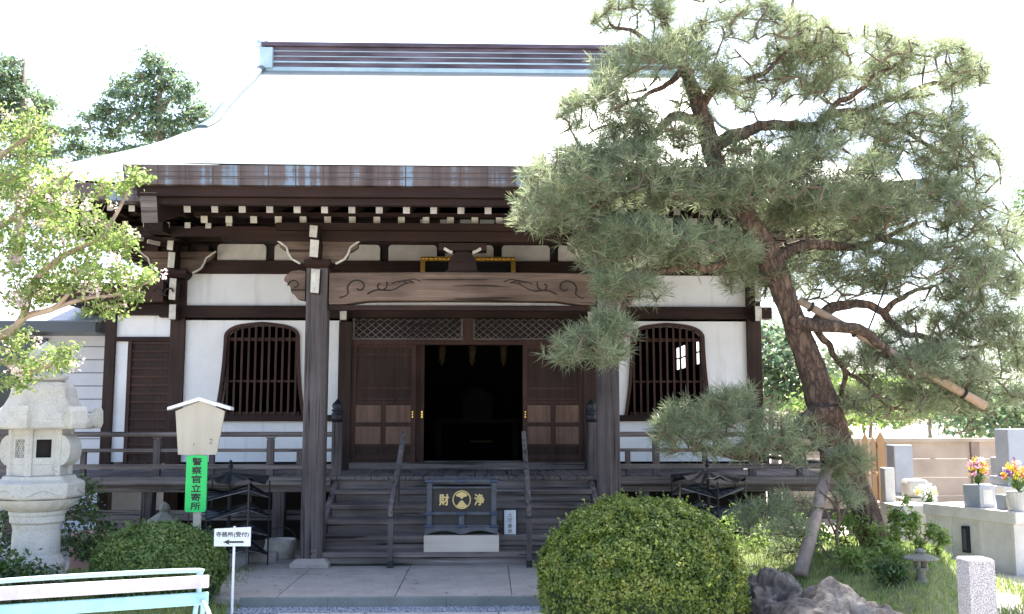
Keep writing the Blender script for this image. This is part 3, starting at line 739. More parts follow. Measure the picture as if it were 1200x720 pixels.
# --- steps
sl, sr = CX - 1.50, CX + 1.50
for i in range(5):
    z = .243 + .143 * i; y = 10.55 + .27 * i
    mb = MB(); mb.box(sl, sr, y, y + .30, z - .05, z); st = part(mb, 'step', 'grey_x', bevel=.006)
    mb = MB(); mb.box(sl + .01, sr - .01, y + .035, y + .06, z - .193, z - .051); part(mb, 'riser', 'grey_x', st)
mb = MB(); mb.box(sl + .01, sr - .01, VF + .035, VF + .055, VZ - .19, VZ - .047); part(mb, 'riser', 'grey_x')
for x in (sl - .03, sr + .03):
    mb = MB()
    vs = [(10.5, .1), (10.75, .1), (VF + .06, VZ - .25), (VF + .06, VZ - .05), (10.5, .28)]
    o_ = len(vs); mb.add([(x - .03, y, z) for y, z in vs] + [(x + .03, y, z) for y, z in vs], [tuple(range(o_)), tuple(range(2*o_-1, o_-1, -1))] + [(i, (i+1) % o_, o_ + (i+1) % o_, o_ + i) for i in range(o_)])
    part(mb, 'stringer', 'grey_y')
for x in (PX(459.5, 10.45), PX(620, 10.45)):
    mb = MB(); mb.beam((x, 10.40, .66), (x, 11.98, 1.46), .05, .09); h_ = part(mb, 'handrail', 'grey_y', bevel=.012)
    mb = MB(); mb.box(x - .025, x + .025, 10.43, 10.49, .1, .66); part(mb, 'handrail_post', 'grey_z', h_)
    mb = MB(); mb.box(x - .02, x + .02, 11.26, 11.31, .67, 1.06); part(mb, 'handrail_post', 'grey_z', h_)
    mb = MB(); mb.box(x - .03, x + .03, 10.425, 10.495, .6, .66); mb.box(x - .03, x + .03, 10.425, 10.495, .1, .17); part(mb, 'iron_bracket', 'iron', h_, each=True)

# --- porch: posts on stones, carved beam, brackets
PY = 10.62
pxs = (CX - 1.565, CX + 1.575)
def zp(py): return PZ(py, 10.5)
for x in pxs:
    mb = MB(); c_ = .02; h_ = .114
    oct_ = [(-h_+c_, -h_), (h_-c_, -h_), (h_, -h_+c_), (h_, h_-c_), (h_-c_, h_), (-h_+c_, h_), (-h_, h_-c_), (-h_, -h_+c_)]
    n_ = 8; vs = [(x + a, PY + b, .19) for a, b in oct_] + [(x + a, PY + b, zp(315)) for a, b in oct_]
    mb.add(vs, [tuple(range(8))[::-1], tuple(range(8, 16))] + [(i, (i+1) % 8, 8 + (i+1) % 8, 8 + i) for i in range(8)])
    p_ = part(mb, 'porch_post', 'grey_z')
    mb = MB(); mb.box(x - .2, x + .2, PY - .2, PY + .2, .1, .15); vs = []
    for z, r_ in ((.15, .19), (.19, .145)): vs += [(x + i * r_, PY + j * r_, z) for i, j in ((-1,-1),(1,-1),(1,1),(-1,1))]
    mb.add(vs, [(4,5,6,7)] + [(i, (i+1) % 4, 4 + (i+1) % 4, 4 + i) for i in range(4)])
    part(mb, 'base_stone', 'stone', p_, bevel=.006)
# carved rainbow beam
bl, br = pxs[0] + .13, pxs[1] - .13
zt_, zb_ = zp(320), zp(357)
top = [(bl + (br - bl) * t, zt_ + .012 * math.sin(math.pi * t)) for t in np.linspace(0, 1, 24)]
bot = [(bl + (br - bl) * t, zb_ + .075 * min(1, max(0, min(t, 1 - t) - .06) * 12) ** 1.0 * .45 + .012 * math.sin(math.pi * t)) for t in np.linspace(1, 0, 40)]
mb = MB(); mb.prism(top + bot, PY - .1, PY + .1); kb = part(mb, 'carved_beam', 'beam', bevel=.012)
mb = MB()
zc = (zt_ + zb_) / 2
for s_ in (1, -1):
    x0_ = CX + s_ * 1.12
    spiral = [(x0_ + s_ * -.0 + s_ * (.115 - .018 * t) * math.cos(t), PY - .103, zc + .012 + (.10 - .0155 * t) * math.sin(t)) for t in np.linspace(-.6, 5.6, 30)]
    mb.tube(spiral, .009, 5)
    sp2 = [(x0_ - s_ * .24 + s_ * (.075 - .012 * t) * math.cos(t + 2.6), PY - .103, zc + .035 + (.075 - .012 * t) * math.sin(t + 2.6)) for t in np.linspace(0, 5, 24)]
    mb.tube(sp2, .008, 5)
    mb.tube([(x0_ - s_ * (.1 + .5 * t), PY - .103, zc - .06 + .12 * t + .02 * math.sin(9 * t)) for t in np.linspace(0, 1, 20)], [.009] * 10 + [.006] * 10, 5)
    for q in (0, 1, 2):
        mb.tube([(x0_ - s_ * (.36 + .07 * q + .17 * t), PY - .103, zc + .05 + .03 * math.sin(t * 3.1) + .012 * q) for t in np.linspace(0, 1, 10)], .006, 5)
    mb.tube([(x0_ + s_ * (.2 - .1 * t), PY - .103, zc - .1 + .05 * t * t) for t in np.linspace(0, 1, 8)], .007, 5)
part(mb, 'carving', 'carve', kb)
mb = MB(); mb.box(bl, br, PY - .06, PY + .06, zp(363), zb_ - .004); part(mb, 'lower_tie', 'wood_x')
def nose(x, s_):                                                        # carved nose that sticks out sideways
    out = [(0, .19), (.07, .205), (.16, .19), (.225, .13), (.235, .085), (.205, .075), (.19, .04), (.165, .02), (.15, -.045), (.11, -.075), (.085, -.11), (.02, -.125), (0, -.125)]
    mb = MB(); mb.prism([(x + s_ * a, zc + b) for a, b in out], PY - .075, PY + .075); o = part(mb, 'beam_nose', 'beam', bevel=.012)
    mb = MB(); mb.tube([(x + s_ * (.115 + (.075 - .013 * t) * math.cos(t)), PY - .078, zc + .03 + (.075 - .013 * t) * math.sin(t)) for t in np.linspace(0, 5.4, 26)], .007, 5); part(mb, 'carving', 'carve', o)
nose(pxs[0] - .128, -1); nose(pxs[1] + .128, 1)
HIJ = [(-.43, .245), (.43, .245), (.42, .17), (.37, .135), (.33, .12), (.31, .06), (.22, .0), (-.22, .0), (-.31, .06), (-.33, .12), (-.37, .135), (-.42, .17)]
def bracket(x, y, z, sc=1.0, front=True, parent=hall):
    """bearing block, boat shaped arm with white edges, small blocks, white nosed beams to the front"""
    mb = MB(); q = .12 * sc
    vs = []
    for zz, r_ in ((z, .1 * sc), (z + .05 * sc, .14 * sc), (z + .1 * sc, .14 * sc)): vs += [(x + i * r_, y + j * r_, zz) for i, j in ((-1,-1),(1,-1),(1,1),(-1,1))]
    mb.add(vs, [(3,2,1,0), (8,9,10,11)] + [(4*k+i, 4*k+(i+1) % 4, 4*k+4+(i+1) % 4, 4*k+4+i) for k in (0, 1) for i in range(4)])
    b_ = part(mb, 'bracket_set', 'wood_x', parent)
    mb = MB(); mb.prism([(x + a * sc, z + .08 * sc + b * sc) for a, b in HIJ], y - .055 * sc, y + .055 * sc); part(mb, 'bracket_arm', 'beam', b_)
    for s_ in (1, -1):                                                  # white painted rims of the arm
        mb = MB()
        rim = [(.46, .25), (.40, .205), (.345, .165), (.325, .10), (.285, .035), (.19, -.015)]
        pts = [(x + s_ * a * sc, y - .058 * sc, z + .08 * sc + b * sc) for a, b in rim]
        for p, q_ in zip(pts[:-1], pts[1:]): mb.beam(p, q_, .02, .022 * sc, up=(0, 1, 0))
        part(mb, 'painted_rim', 'white_end', b_)
    mb = MB()
    for dx in (-.3, .3): mb.box(x + dx * sc - .07 * sc, x + dx * sc + .07 * sc, y - .07 * sc, y + .07 * sc, z + .325 * sc, z + .40 * sc)
    part(mb, 'bearing_block', 'wood_x', b_, each=True)
    if front:
        for k, (z0, z1, ln, w_) in enumerate(((z - .27 * sc, z - .02 * sc, .16, .05), (z + .10 * sc, z + .28 * sc, .26, .05), (z + .30 * sc, z + .42 * sc, .33, .045))):
            mb = MB(); mb.prism([(x - w_, z0), (x + w_ * .8, z0 - .01), (x + w_, z1), (x - w_ * .9, z1 + .01)], y - .05 - ln, y - .03, front=1)
            part(mb, 'front_nose', ['wood_y', 'white_end'], b_, bevel=.006)
    return b_
for x in pxs: bracket(x, PY, zp(316), 1.0)
# frog-leg strut over the middle of the beam
mb = MB()
fl = [(-.2, 0), (-.16, .03), (-.145, .12), (-.10, .17), (-.08, .2), (.08, .2), (.10, .17), (.145, .12), (.16, .03), (.2, 0)]
mb.prism([(CX + a, zt_ + .014 + b * 1.15) for a, b in fl], PY - .07, PY + .07); kk = part(mb, 'frog_leg_strut', 'wood_x', bevel=.01)
mb = MB()
for s_ in (1, -1):
    for p, q in zip([(.2, .27), (.15, .24), (.11, .225)][:-1], [(.2, .27), (.15, .24), (.11, .225)][1:]):
        mb.beam((CX + s_ * p[0], PY - .09, zt_ + p[1]), (CX + s_ * q[0], PY - .09, zt_ + q[1]), .03, .03, up=(0, 1, 0))
part(mb, 'painted_rim', 'white_end', kk)
mb = MB(); mb.box(CX - .26, CX + .26, PY - .1, PY + .1, zt_ + .25, zt_ + .33); part(mb, 'bearing_block', 'wood_x', kk)
mb = MB(); mb.box(CX - 2.6, CX + 2.6, PY - .1, PY + .1, zp(283), zp(266)); part(mb, 'porch_purlin', 'wood_x', bevel=.006)
mb = MB(); mb.box(CX - 2.0, CX + 2.0, PY - .2, PY - .12, zp(272), zp(264)); part(mb, 'porch_purlin', 'wood_x')
for x in pxs:                                                           # curved tie back to the wall
    mb = MB(); pts = [(x, PY + .1 + (WY - PY - .15) * t, 3.05 + .35 * t + .14 * math.sin(math.pi * t)) for t in np.linspace(0, 1, 12)]
    for p, q in zip(pts[:-1], pts[1:]): mb.beam(p, q, .14, .2)
    part(mb, 'curved_tie', 'wood_y')
# brackets at the wall corners and on the wall posts
for x in (xl, xr): bracket(x, WY - .12, zw(330), 1.15)
for x in (xl, xr):
    s_ = -1 if x < CX else 1
    mb = MB()                                                           # hip rafter to the eave corner with white shapely ends
    mb.beam((x, WY, 4.25), (x + s_ * 1.55, WY - 1.5, 4.42), .14, .2, end=None); hr = part(mb, 'hip_rafter', 'wood_y')
    mb = MB()
    for t in np.linspace(.15, .8, 7):
        p = Vector((x + s_ * 1.55 * t, WY - 1.55 * t, 4.0 + .3 * t)); q = Vector((x + s_ * 1.55 * (t + .08), WY - 1.55 * (t + .08), 4.0 + .3 * (t + .08) + .02 * math.sin(t * 25)))
        mb.beam(p, q, .03, .05)
    part(mb, 'painted_rim', 'white_end', hr)
# gilt framed plaque on the wall behind the beam
qx0, qx1 = PX(491, 13.3), PX(604, 13.3); qz1, qz0 = PZ(302, 13.3), PZ(345, 13.3)
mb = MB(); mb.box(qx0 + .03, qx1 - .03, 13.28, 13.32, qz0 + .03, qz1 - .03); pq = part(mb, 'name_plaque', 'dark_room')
mb = MB(); mb.box(qx0, qx1, 13.24, 13.34, qz1 - .06, qz1); mb.box(qx0, qx0 + .06, 13.24, 13.34, qz0 + .06, qz1 - .06); mb.box(qx1 - .06, qx1, 13.24, 13.34, qz0 + .06, qz1 - .06); mb.box(qx0, qx1, 13.24, 13.34, qz0, qz0 + .06)
for k in range(22):
    x = qx0 + (qx1 - qx0) * (k + .5) / 22; mb.lathe([(.0, 0), (.022, .006), (.012, .02), (0, .024)], (0, 0), 6); 
    n_ = 24; mb.v[-n_:] = [(x + a, 13.235 - c, qz1 - .03 + b) for a, b, c in mb.v[-n_:]]
part(mb, 'gilt_frame', 'gold', pq)
# --- eaves of the porch
EY, EZT, EZB = 9.5, PZ(195, 9.5), PZ(218, 9.5)
kl, kr = CX - 3.31, CX + 3.31
for k, (za, zb2, dy) in enumerate(((EZT - .07, EZT - .005, 0), (EZT - .135, EZT - .071, .008), (EZB, EZT - .136, .016))):
    mb = MB(); mb.box(kl + dy, kr - dy, EY + dy, EY + .3, za, zb2); part(mb, 'eave_edge', 'eave')
SL = .27
for x, s_ in ((kl, 1), (kr, -1)):
    mb = MB(); mb.beam((x + s_ * .1, EY + .31, (EZT + EZB) / 2 - .0), (x + s_ * .1, 12.3, (EZT + EZB) / 2 + SL * 2.5), .2, .17); part(mb, 'verge_board', 'eave')
mb = MB(); mb.box(kl + .12, kr - .12, EY + .08, EY + .2, EZB - .1, EZB - .003); part(mb, 'eave_board', 'wood_x')
mb = MB(); mb.box(kl + .2, kr - .2, EY + .14, EY + .22, EZB - .17, EZB - .105); part(mb, 'eave_batten', 'wood_x')
def sofz(y): return EZB - .06 + SL * (y - EY) * .95
mb = MB(); mb.add([(kl + .15, EY + .25, sofz(EY + .25)), (kr - .15, EY + .25, sofz(EY + .25)), (kr - .15, WY - .1, sofz(WY - .1)), (kl + .15, WY - .1, sofz(WY - .1))], [(0,1,2,3)]); part(mb, 'soffit', 'dark_board', solid=.02)
for s_ in (1, -1):
    xx = kl + .2 if s_ > 0 else kr - .2
    mb = MB(); mb.beam((xx + s_ * .03, EY + .12, EZB - .21), (xx + s_ * .03, WY - .4, EZB - .21 + SL * 4.0), .16, .3, end=1); part(mb, 'barge_rafter', ['wood_y', 'grey_x'])
n_up = 21
for i in range(n_up):
    x = kl + .55 + (kr - kl - 1.1) * i / (n_up - 1); y0 = EY + .3
    z = PZ(247, y0); mb = MB(); mb.beam((x, y0, z), (x, 12.6, z + SL * (12.6 - y0)), .068, .07, end=1); part(mb, 'flying_rafter', ['wood_y', 'shaded_end'])
mb = MB(); y0 = EY + 1.0; mb.box(kl + .4, kr - .4, y0 + .04, y0 + .14, PZ(254.5, y0), PZ(254.5, y0) + .05); part(mb, 'eave_batten', 'wood_x')
n_lo = 22
for i in range(n_lo):
    x = kl + .52 + (kr - kl - 1.04) * i / (n_lo - 1); z = PZ(259, y0)
    mb = MB(); mb.beam((x, y0, z), (x, 12.9, z + .2 * (12.9 - y0)), .072, .075, end=1); part(mb, 'base_rafter', ['wood_y', 'white_end'])
mb = MB()
mb.add([(kl + .4, y0 + .15, PZ(250, y0) ), (kr - .4, y0 + .15, PZ(250, y0)), (kr - .4, WY, PZ(250, y0) + SL * 3.3), (kl + .4, WY, PZ(250, y0) + SL * 3.3)], [(0,1,2,3)]); part(mb, 'soffit', 'dark_board', solid=.02)

# --- main roof (hip-and-gable), its eaves
MY, RYC = 12.0, 17.7
MEH, VH = 5.85, 3.92                  # half widths at the eave and at the gable
PROF = [(12.0, PZ(219, 12.0)), (13.0, PZ(192, 13.0)), (14.0, PZ(157, 14, 234)), (15.4, PZ(121, 15.4, 262)), (16.6, PZ(98, 16.6, 285)), (17.7, PZ(82, 17.7, 303))]
def zroof(y):
    for (a, za), (b, zb_) in zip(PROF[:-1], PROF[1:]):
        if y <= b: 
            i = PROF.index((a, za)); t = (y - a) / (b - a)
            p0 = PROF[max(i-1, 0)][1]; p3 = PROF[min(i+2, len(PROF)-1)][1]
            return .5 * ((2*za) + (zb_-p0)*t + (2*p0-5*za+4*zb_-p3)*t*t + (3*za-p0-3*zb_+p3)*t**3)
    return PROF[-1][1]
HQ = 2.6
def half(y): return VH + (MEH - VH) * max(0, (MY + HQ - y) / HQ) ** 1.35
def lift(u): return .15 * max(0, abs(u) - .55) ** 2 / .2
def front_pt(u, v, mirror=False):
    y = MY + (RYC - MY) * v; U = 2 * u - 1
    x = CX + U * half(y); z = zroof(y) + lift(U) * max(0, 1 - v * 2.8)
    return (x, 2 * RYC - y if mirror else y, z)
mb = MB(); mb.grid(front_pt, 48, 40); mb.grid(lambda u, v: front_pt(u, v, True), 24, 24)
for s_ in (1, -1):
    def side_pt(u, v):
        q = HQ * v; x = CX + s_ * half(MY + q); U = 2 * u - 1
        y0_ = MY + q; y1_ = 2 * RYC - y0_
        return (x, y0_ + (y1_ - y0_) * u, zroof(MY + q) + lift(U) * max(0, 1 - q / (RYC - MY) * 2.8))
    mb.grid(side_pt, 24, 16)
rf = part(mb, 'roof', 'roof', smooth=True, fix=False)
def kfn(u, v):
    y = EY - .02 + (13.3 - EY) * v; x = kl + (kr - kl) * u
    return (x, y, EZT + .005 + .262 * (y - EY) + .02 * (2*u-1) ** 4 * (1 - v))
mb = MB(); mb.grid(kfn, 30, 20); part(mb, 'porch_roof', 'roof', smooth=True, fix=False)
for s_ in (1, -1):                                                       # gable boards under the verge
    mb = MB(); pts = [(CX + s_ * (VH - .25), y, zroof(y) - .05) for y in np.linspace(MY + HQ, RYC, 10)] + [(CX + s_ * (VH - .25), 2*RYC - y, zroof(y) - .05) for y in np.linspace(RYC, MY + HQ, 10)]
    mb.add(pts, [tuple(range(len(pts)))]); part(mb, 'gable_wall', 'plaster_old')
    mb = MB(); pts = [(CX + s_ * (half(y) - .04), y, zroof(y) + .02 + lift(1) * max(0, 1 - (y - MY) / (RYC - MY) * 2.8)) for y in np.linspace(14.3, RYC, 22)]
    def sweep(pts):                                                      # one continuous rounded strip along the gable edge
        vs = []; prof = [(-.09, -.02), (-.075, .05), (-.03, .085), (.03, .085), (.075, .05), (.1, -.05), (.1, -.15), (.05, -.15)]
        for k, p in enumerate(pts):
            f = .25 + .75 * min(1, k / 5)
            vs += [(p[0] + s_ * a_, p[1], p[2] + b_ * f) for a_, b_ in prof]
        n_ = len(prof)
        mb.add(vs, [(k*n_+j, k*n_+(j+1) % n_, (k+1)*n_+(j+1) % n_, (k+1)*n_+j) for k in range(len(pts) - 1) for j in range(n_)] + [tuple(range(n_)), tuple((len(pts)-1)*n_ + j for j in range(n_))])
    sweep(pts); sweep([(p[0], 2 * RYC - p[1], p[2]) for p in pts])
    part(mb, 'verge_roll', 'verge')
rz = PROF[-1][1] - .02
rl, rr_ = PX(303, RYC), CX + (CX - PX(303, RYC))
mb = MB(); mb.box(rl - .1, rr_ + .1, RYC - .26, RYC + .26, rz - .09, rz - .04); mb.box(rl - .04, rr_ + .04, RYC - .23, RYC + .23, rz - .039, rz - .005); part(mb, 'ridge_base', 'ridge_pale')
mb = MB(); mb.box(rl, rr_, RYC - .2, RYC + .2, rz - .004, PZ(56, RYC - .25)); rg = part(mb, 'ridge', 'ridge')
mb = MB()
for py, h_ in ((74.5, .014), (68, .006), (62, .006)): mb.box(rl - .01, rr_ + .01, RYC - .215, RYC + .215, PZ(py, RYC - .22) - h_, PZ(py, RYC - .22) + h_)
part(mb, 'ridge_band', 'ridge_pale', rg, each=True)
mb = MB(); mb.box(rl - .1, rr_ + .1, RYC - .25, RYC + .25, PZ(56, RYC - .25) + .001, PZ(51.5, RYC - .25)); part(mb, 'ridge_cap', 'ridge', rg)
for s_, x in ((-1, rl), (1, rr_)):
    mb = MB(); mb.box(x - .12, x + .12, RYC - .3, RYC + .3, rz - .05, PZ(60, RYC - .2)); mb.prism([(x + s_*a, PZ(60, RYC - .2) + b) for a, b in ((-.08, 0), (.14, 0), (.2, .07), (.14, .12), (.24, .16), (.2, .22), (.1, .18), (.02, .2), (-.08, .12))], RYC - .12, RYC + .12); part(mb, 'ridge_end_ornament', 'ridge_pale', bevel=.01)
# main eave edges and rafters
def eave_line(n=40): return [(CX + (2*t-1) * MEH, MY, zroof(MY) + lift(2*t-1)) for t in np.linspace(0, 1, n)]
mb = MB(); el = eave_line()
for p, q in zip(el[:-1], el[1:]): mb.beam((p[0], p[1] + .14, p[2] - .12), (q[0], q[1] + .14, q[2] - .12), .24, .2)
part(mb, 'eave_edge', 'eave')
for s_ in (1, -1):
    mb = MB(); ee = [(CX + s_ * (MEH - .14), MY + (2*RYC - 2*MY) * t, zroof(MY) + lift(2*t-1) - .12) for t in np.linspace(0, 1, 24)]
    for p, q in zip(ee[:-1], ee[1:]): mb.beam(p, q, .24, .2)
    part(mb, 'eave_edge', 'eave')
ez = zroof(MY) - .24
SM = .1
mb = MB(); mb.add([(CX - MEH + .2, MY + .2, ez + .05), (CX + MEH - .2, MY + .2, ez + .05), (CX + MEH - .2, WY + .1, ez + .05 + SM * 1.8), (CX - MEH + .2, WY + .1, ez + .05 + SM * 1.8)], [(0,1,2,3)])
for s_ in (1, -1):
    mb.add([(CX + s_ * (MEH - .2), MY + .2, ez + .053), (CX + s_ * (HW - .1), WY, ez + .053 + SM * 1.5), (CX + s_ * (HW - .1), BY, ez + .053 + SM * 1.5), (CX + s_ * (MEH - .2), BY + 1.4, ez + .053)], [(0,1,2,3)])
part(mb, 'soffit', 'dark_board', solid=.02)
xs_ = [x for x in np.arange(CX - MEH + .3, CX + MEH - .25, .27) if x < kl + .45 or x > kr - .45]
for x in xs_:
    zl = lift((x - CX) / MEH) * .8
    mb = MB(); mb.beam((x, MY + .22, ez - .03 + zl), (x, WY - .1, ez + .08), .075, .075, end=1); part(mb, 'flying_rafter', ['wood_y', 'white_end'])
    if abs(x - CX) < MEH - .55:
        mb = MB(); mb.beam((x, MY + .75, ez - .12 + zl * .6), (x, WY - .1, ez - .06), .075, .075, end=1); part(mb, 'base_rafter', ['wood_y', 'white_end'])
for s_ in (1, -1):
    for y in np.arange(MY + .8, BY + .6, .3):
        zl = lift((y - RYC) / (RYC - MY)) * .8
        mb = MB(); mb.beam((CX + s_ * (MEH - .25), y, ez - .03 + zl), (CX + s_ * (HW - .05), y, ez + .06), .075, .075, end=1); part(mb, 'side_rafter', ['wood_x', 'white_end'])
for s_ in (1, -1):
    mb = MB(); mb.box(CX + s_ * HW - .12, CX + s_ * HW + .12, WY - 1.2, BY + .3, ez - .24, ez - .1); part(mb, 'side_purlin', 'wood_y')
mb = MB(); mb.box(CX - HW - 1.1, CX + HW + 1.1, WY - .9, WY - .76, ez - .24, ez - .12); part(mb, 'eave_purlin', 'wood_x')

# ------------------------------------------------------------------ things inside the hall
t = empty('altar', (CX + .1, 17.0, VZ + .04), 'dark altar table with a small gold trim far inside the open doorway', 'altar')
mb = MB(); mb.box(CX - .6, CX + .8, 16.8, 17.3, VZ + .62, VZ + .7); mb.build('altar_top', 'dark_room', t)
for dx in (-.55, .75):
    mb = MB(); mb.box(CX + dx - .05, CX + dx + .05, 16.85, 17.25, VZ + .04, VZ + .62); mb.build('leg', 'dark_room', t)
mb = MB(); mb.box(CX - .02, CX + .36, 16.78, 16.798, VZ + .3, VZ + .33); mb.build('gold_trim', 'dark_gilt', t)
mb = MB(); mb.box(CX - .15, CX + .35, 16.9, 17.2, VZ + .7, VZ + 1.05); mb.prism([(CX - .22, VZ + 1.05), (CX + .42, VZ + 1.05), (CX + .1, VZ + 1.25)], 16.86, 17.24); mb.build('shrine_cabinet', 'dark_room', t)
for k, px in enumerate((517, 553, 590)):
    x = PX(px, 15.2)
    t = empty('hanging_ornament', (x, 15.2, 3.95), ['faint gilt ornament hanging inside at the left of the doorway', 'faint gilt ornament hanging inside at the middle of the doorway', 'faint gilt ornament hanging inside at the right of the doorway'][k], 'ornament', 'gilt ornaments hanging in the doorway')
    mb = MB(); mb.tube([(x, 15.2, 3.99), (x, 15.2, 2.85)], .006, 5); mb.build('cord', 'rope', t)
    mb = MB(); mb.lathe([(.0, 2.87), (.09, 2.82), (.11, 2.78), (.05, 2.76), (.06, 2.68), (.04, 2.6), (.05, 2.55), (0, 2.45)], (x, 15.2), 12); mb.build('canopy', 'dark_gilt', t)

# ------------------------------------------------------------------ offertory box and its plate
bx0, bx1 = PX(501, 10.56), PX(582, 10.56); BXC = (bx0 + bx1) / 2
def zo(py): return PZ(py, 10.56)
y0, y1 = 10.565, 11.05
t = empty('offertory_box', (BXC, 10.8, .243), 'dark wooden offertory box with gold lettering standing on the steps', 'offertory box')
mb = MB(); mb.box(PX(498, 10.56), PX(585, 10.56), y0 - .005, 10.80, .2435, zo(627.5)); mb.build('plinth', 'plinth', t, bevel=.004)
za, zb_ = zo(627), zo(621)
mb = MB(); pts = [(bx0 - .015, za)]
n_ = 40
for i in range(n_ + 1):
    u = i / n_; pts.append((bx0 - .015 + (bx1 - bx0 + .03) * u, za + .006 + .038 * abs(math.sin(2 * math.pi * u)) ** 1.3 * (1 if True else 0)))
pts += [(bx1 + .015, za), (bx1 + .015, zo(618)), (bx0 - .015, zo(618))]
mb.prism(pts[1:-3] + pts[-2:], y0, 10.80); mb.build('apron', 'box_frame', t)
mb = MB(); mb.box(bx0 + .03, bx1 - .03, y0 + .03, y1, zo(619), zo(571)); body = mb.build('body', 'box_panel', t)
mb = MB()
mb.box(bx0, bx0 + .055, y0, y0 + .06, zo(618), zo(562)); mb.box(bx1 - .055, bx1, y0, y0 + .06, zo(618), zo(562))
mb.box(bx0 + .055, bx1 - .055, y0 + .005, y0 + .055, zo(604), zo(600)); mb.box(bx0 + .055, bx1 - .055, y0 + .005, y0 + .055, zo(618), zo(615.5)); mb.box(BXC - .03, BXC + .03, y0 + .006, y0 + .054, zo(615.5), zo(604))
mb.box(bx0 - .01, bx1 + .01, y0 - .005, y0 + .07, zo(566), zo(562)); mb.box(bx0 + .055, bx1 - .055, y0 + .005, y0 + .05, zo(573), zo(570.5))
for x in (bx0, bx1 - .055): mb.box(x, x + .055, y1 - .05, y1 + .01, .39 + .145, zo(562))
mb.box(bx0 + .06, bx1 - .06, y1 - .05, y1, zo(566), zo(562))
mb.build('frame_bar', 'box_frame', t, bevel=.006, each=True)
mb = MB()
for k in range(9):
    x = bx0 + .1 + (bx1 - bx0 - .2) * k / 8; mb.box(x - .012, x + .012, y0 + .07, y1 - .05, zo(567), zo(564))
mb.build('top_slats', 'box_frame', t)
for x, hw in ((bx0 + .028, .05), (bx1 - .028, .05), (BXC, .055)):
    for py in (602, 616.8) + ((564,) if x != BXC else (563.8,)):
        mb = MB(); mb.box(x - hw, x + hw, y0 - .012, y0 + .03, zo(py) - .016, zo(py) + .016); mb.build('metal_fitting', 'blue_iron', t, bevel=.006)
zc = zo(586)
mb = MB(); lettering(mb, '財', PX(521, 10.56), zc, .1, .115, y0 + .026, bold=.004); mb.build('gold_lettering', 'gold_paint', body); mb = MB(); lettering(mb, '浄', PX(562, 10.56), zc, .1, .115, y0 + .026, bold=.004)
mb.build('gold_lettering', 'gold_paint', body)
mb = MB(); cx_ = PX(541.5, 10.56)
ring = [(cx_ + .092 * math.cos(a), y0 + .026, zc + .092 * math.sin(a)) for a in np.linspace(0, 2 * math.pi, 41)]
mb.tube(ring, .0075, 5, cap=False)
for s_ in (1, -1):                                                        # two crossed feathers, upper halves broad
    up = [(0, .005), (s_*.022, .028), (s_*.052, .034), (s_*.064, .05), (s_*.038, .07), (0, .083)]
    lo = [(0, -.005), (s_*.02, -.018), (s_*.044, -.052), (s_*.06, -.06), (s_*.038, -.078), (0, -.085)]
    for poly in (up, lo):
        q = poly if s_ > 0 else poly[::-1]
        mb.prism([(cx_ + a, zc + b) for a, b in q], y0 + .022, y0 + .0275)
mb.build('gold_crest', 'gold_paint', body)

t = empty('notice_plate', (PX(597, 10.86), 10.86, .386), 'small white upright plate with black characters on the steps beside the box', 'sign')
a, b, z0, z1 = PX(591, 10.86), PX(604.5, 10.86), .389, PZ(598, 10.86)
mb = MB(); mb.box(a - .02, b + .02, 10.862, 10.885, z0, z1 + .02); mb.build('backing', 'iron', t)
mb = MB(); mb.box(a, b, 10.85, 10.861, z0 + .004, z1); pl = mb.build('plate', 'sign_face', t)
mb = MB()
for k, ch in enumerate('土足厳禁'): lettering(mb, ch, (a + b) / 2, z1 - .05 - k * .058, .045, .045, 10.848)
mb.build('lettering', 'ink', pl)

# ------------------------------------------------------------------ notice board on a post, with the green sign
NY = 9.3; nx = PX(235, NY)
t = empty('notice_board', (nx, NY, .08), 'pale roofed wooden notice board with a bright green sign on its post', 'notice board')
def zn(py): return PZ(py, NY, 235)
mb = MB(); mb.box(nx - .03, nx + .03, NY - .02, NY + .03, .05, zn(480)); mb.build('post', 'sign_wood', t)
mb = MB(); mb.prism([(PX(212, NY), zn(533)), (PX(256.5, NY), zn(533)), (PX(264.5, NY), zn(482)), (PX(236, NY), zn(470)), (PX(207, NY), zn(482))], NY - .05, NY - .022); bd = mb.build('board', 'sign_wood', t, bevel=.002)
mb = MB()
for s_ in (1, -1):
    cx_ = PX(235.5, NY); e = PX(272, NY) - cx_
    mb.prism([(cx_, zn(466)), (cx_ + s_ * e, zn(477.5)), (cx_ + s_ * e, zn(481)), (cx_, zn(470))][::s_], NY - .09, NY + .04)
mb.build('board_roof', 'white_paint', t)
mb = MB(); lettering(mb, '之', PX(250, NY), zn(517), .03, .055, NY - .0515); lettering(mb, '十', PX(230, NY), zn(521), .02, .04, NY - .0515); mb.build('faded_lettering', 'ink', bd)
mb = MB(); a, b, z0, z1 = PX(221.5, NY), PX(246, NY), zn(600), zn(533.5); r_ = .025
poly = []
for cx_, cz_, s0 in ((b - r_, z1 - r_, 0), (a + r_, z1 - r_, 90), (a + r_, z0 + r_, 180), (b - r_, z0 + r_, 270)):
    poly += [(cx_ + r_ * math.cos(R(s0 + q)), cz_ + r_ * math.sin(R(s0 + q))) for q in (0, 30, 60, 90)]
mb.prism(poly, NY - .036, NY - .021); g = mb.build('green_sign', 'green_sign', t)
mb = MB()
for k, ch in enumerate('警察官立寄所'): lettering(mb, ch, (a + b) / 2 + .002, z1 - .058 - k * (z1 - z0 - .085) / 5.35, .088, .068, NY - .0375, bold=.0022)
mb.build('lettering', 'ink', g)

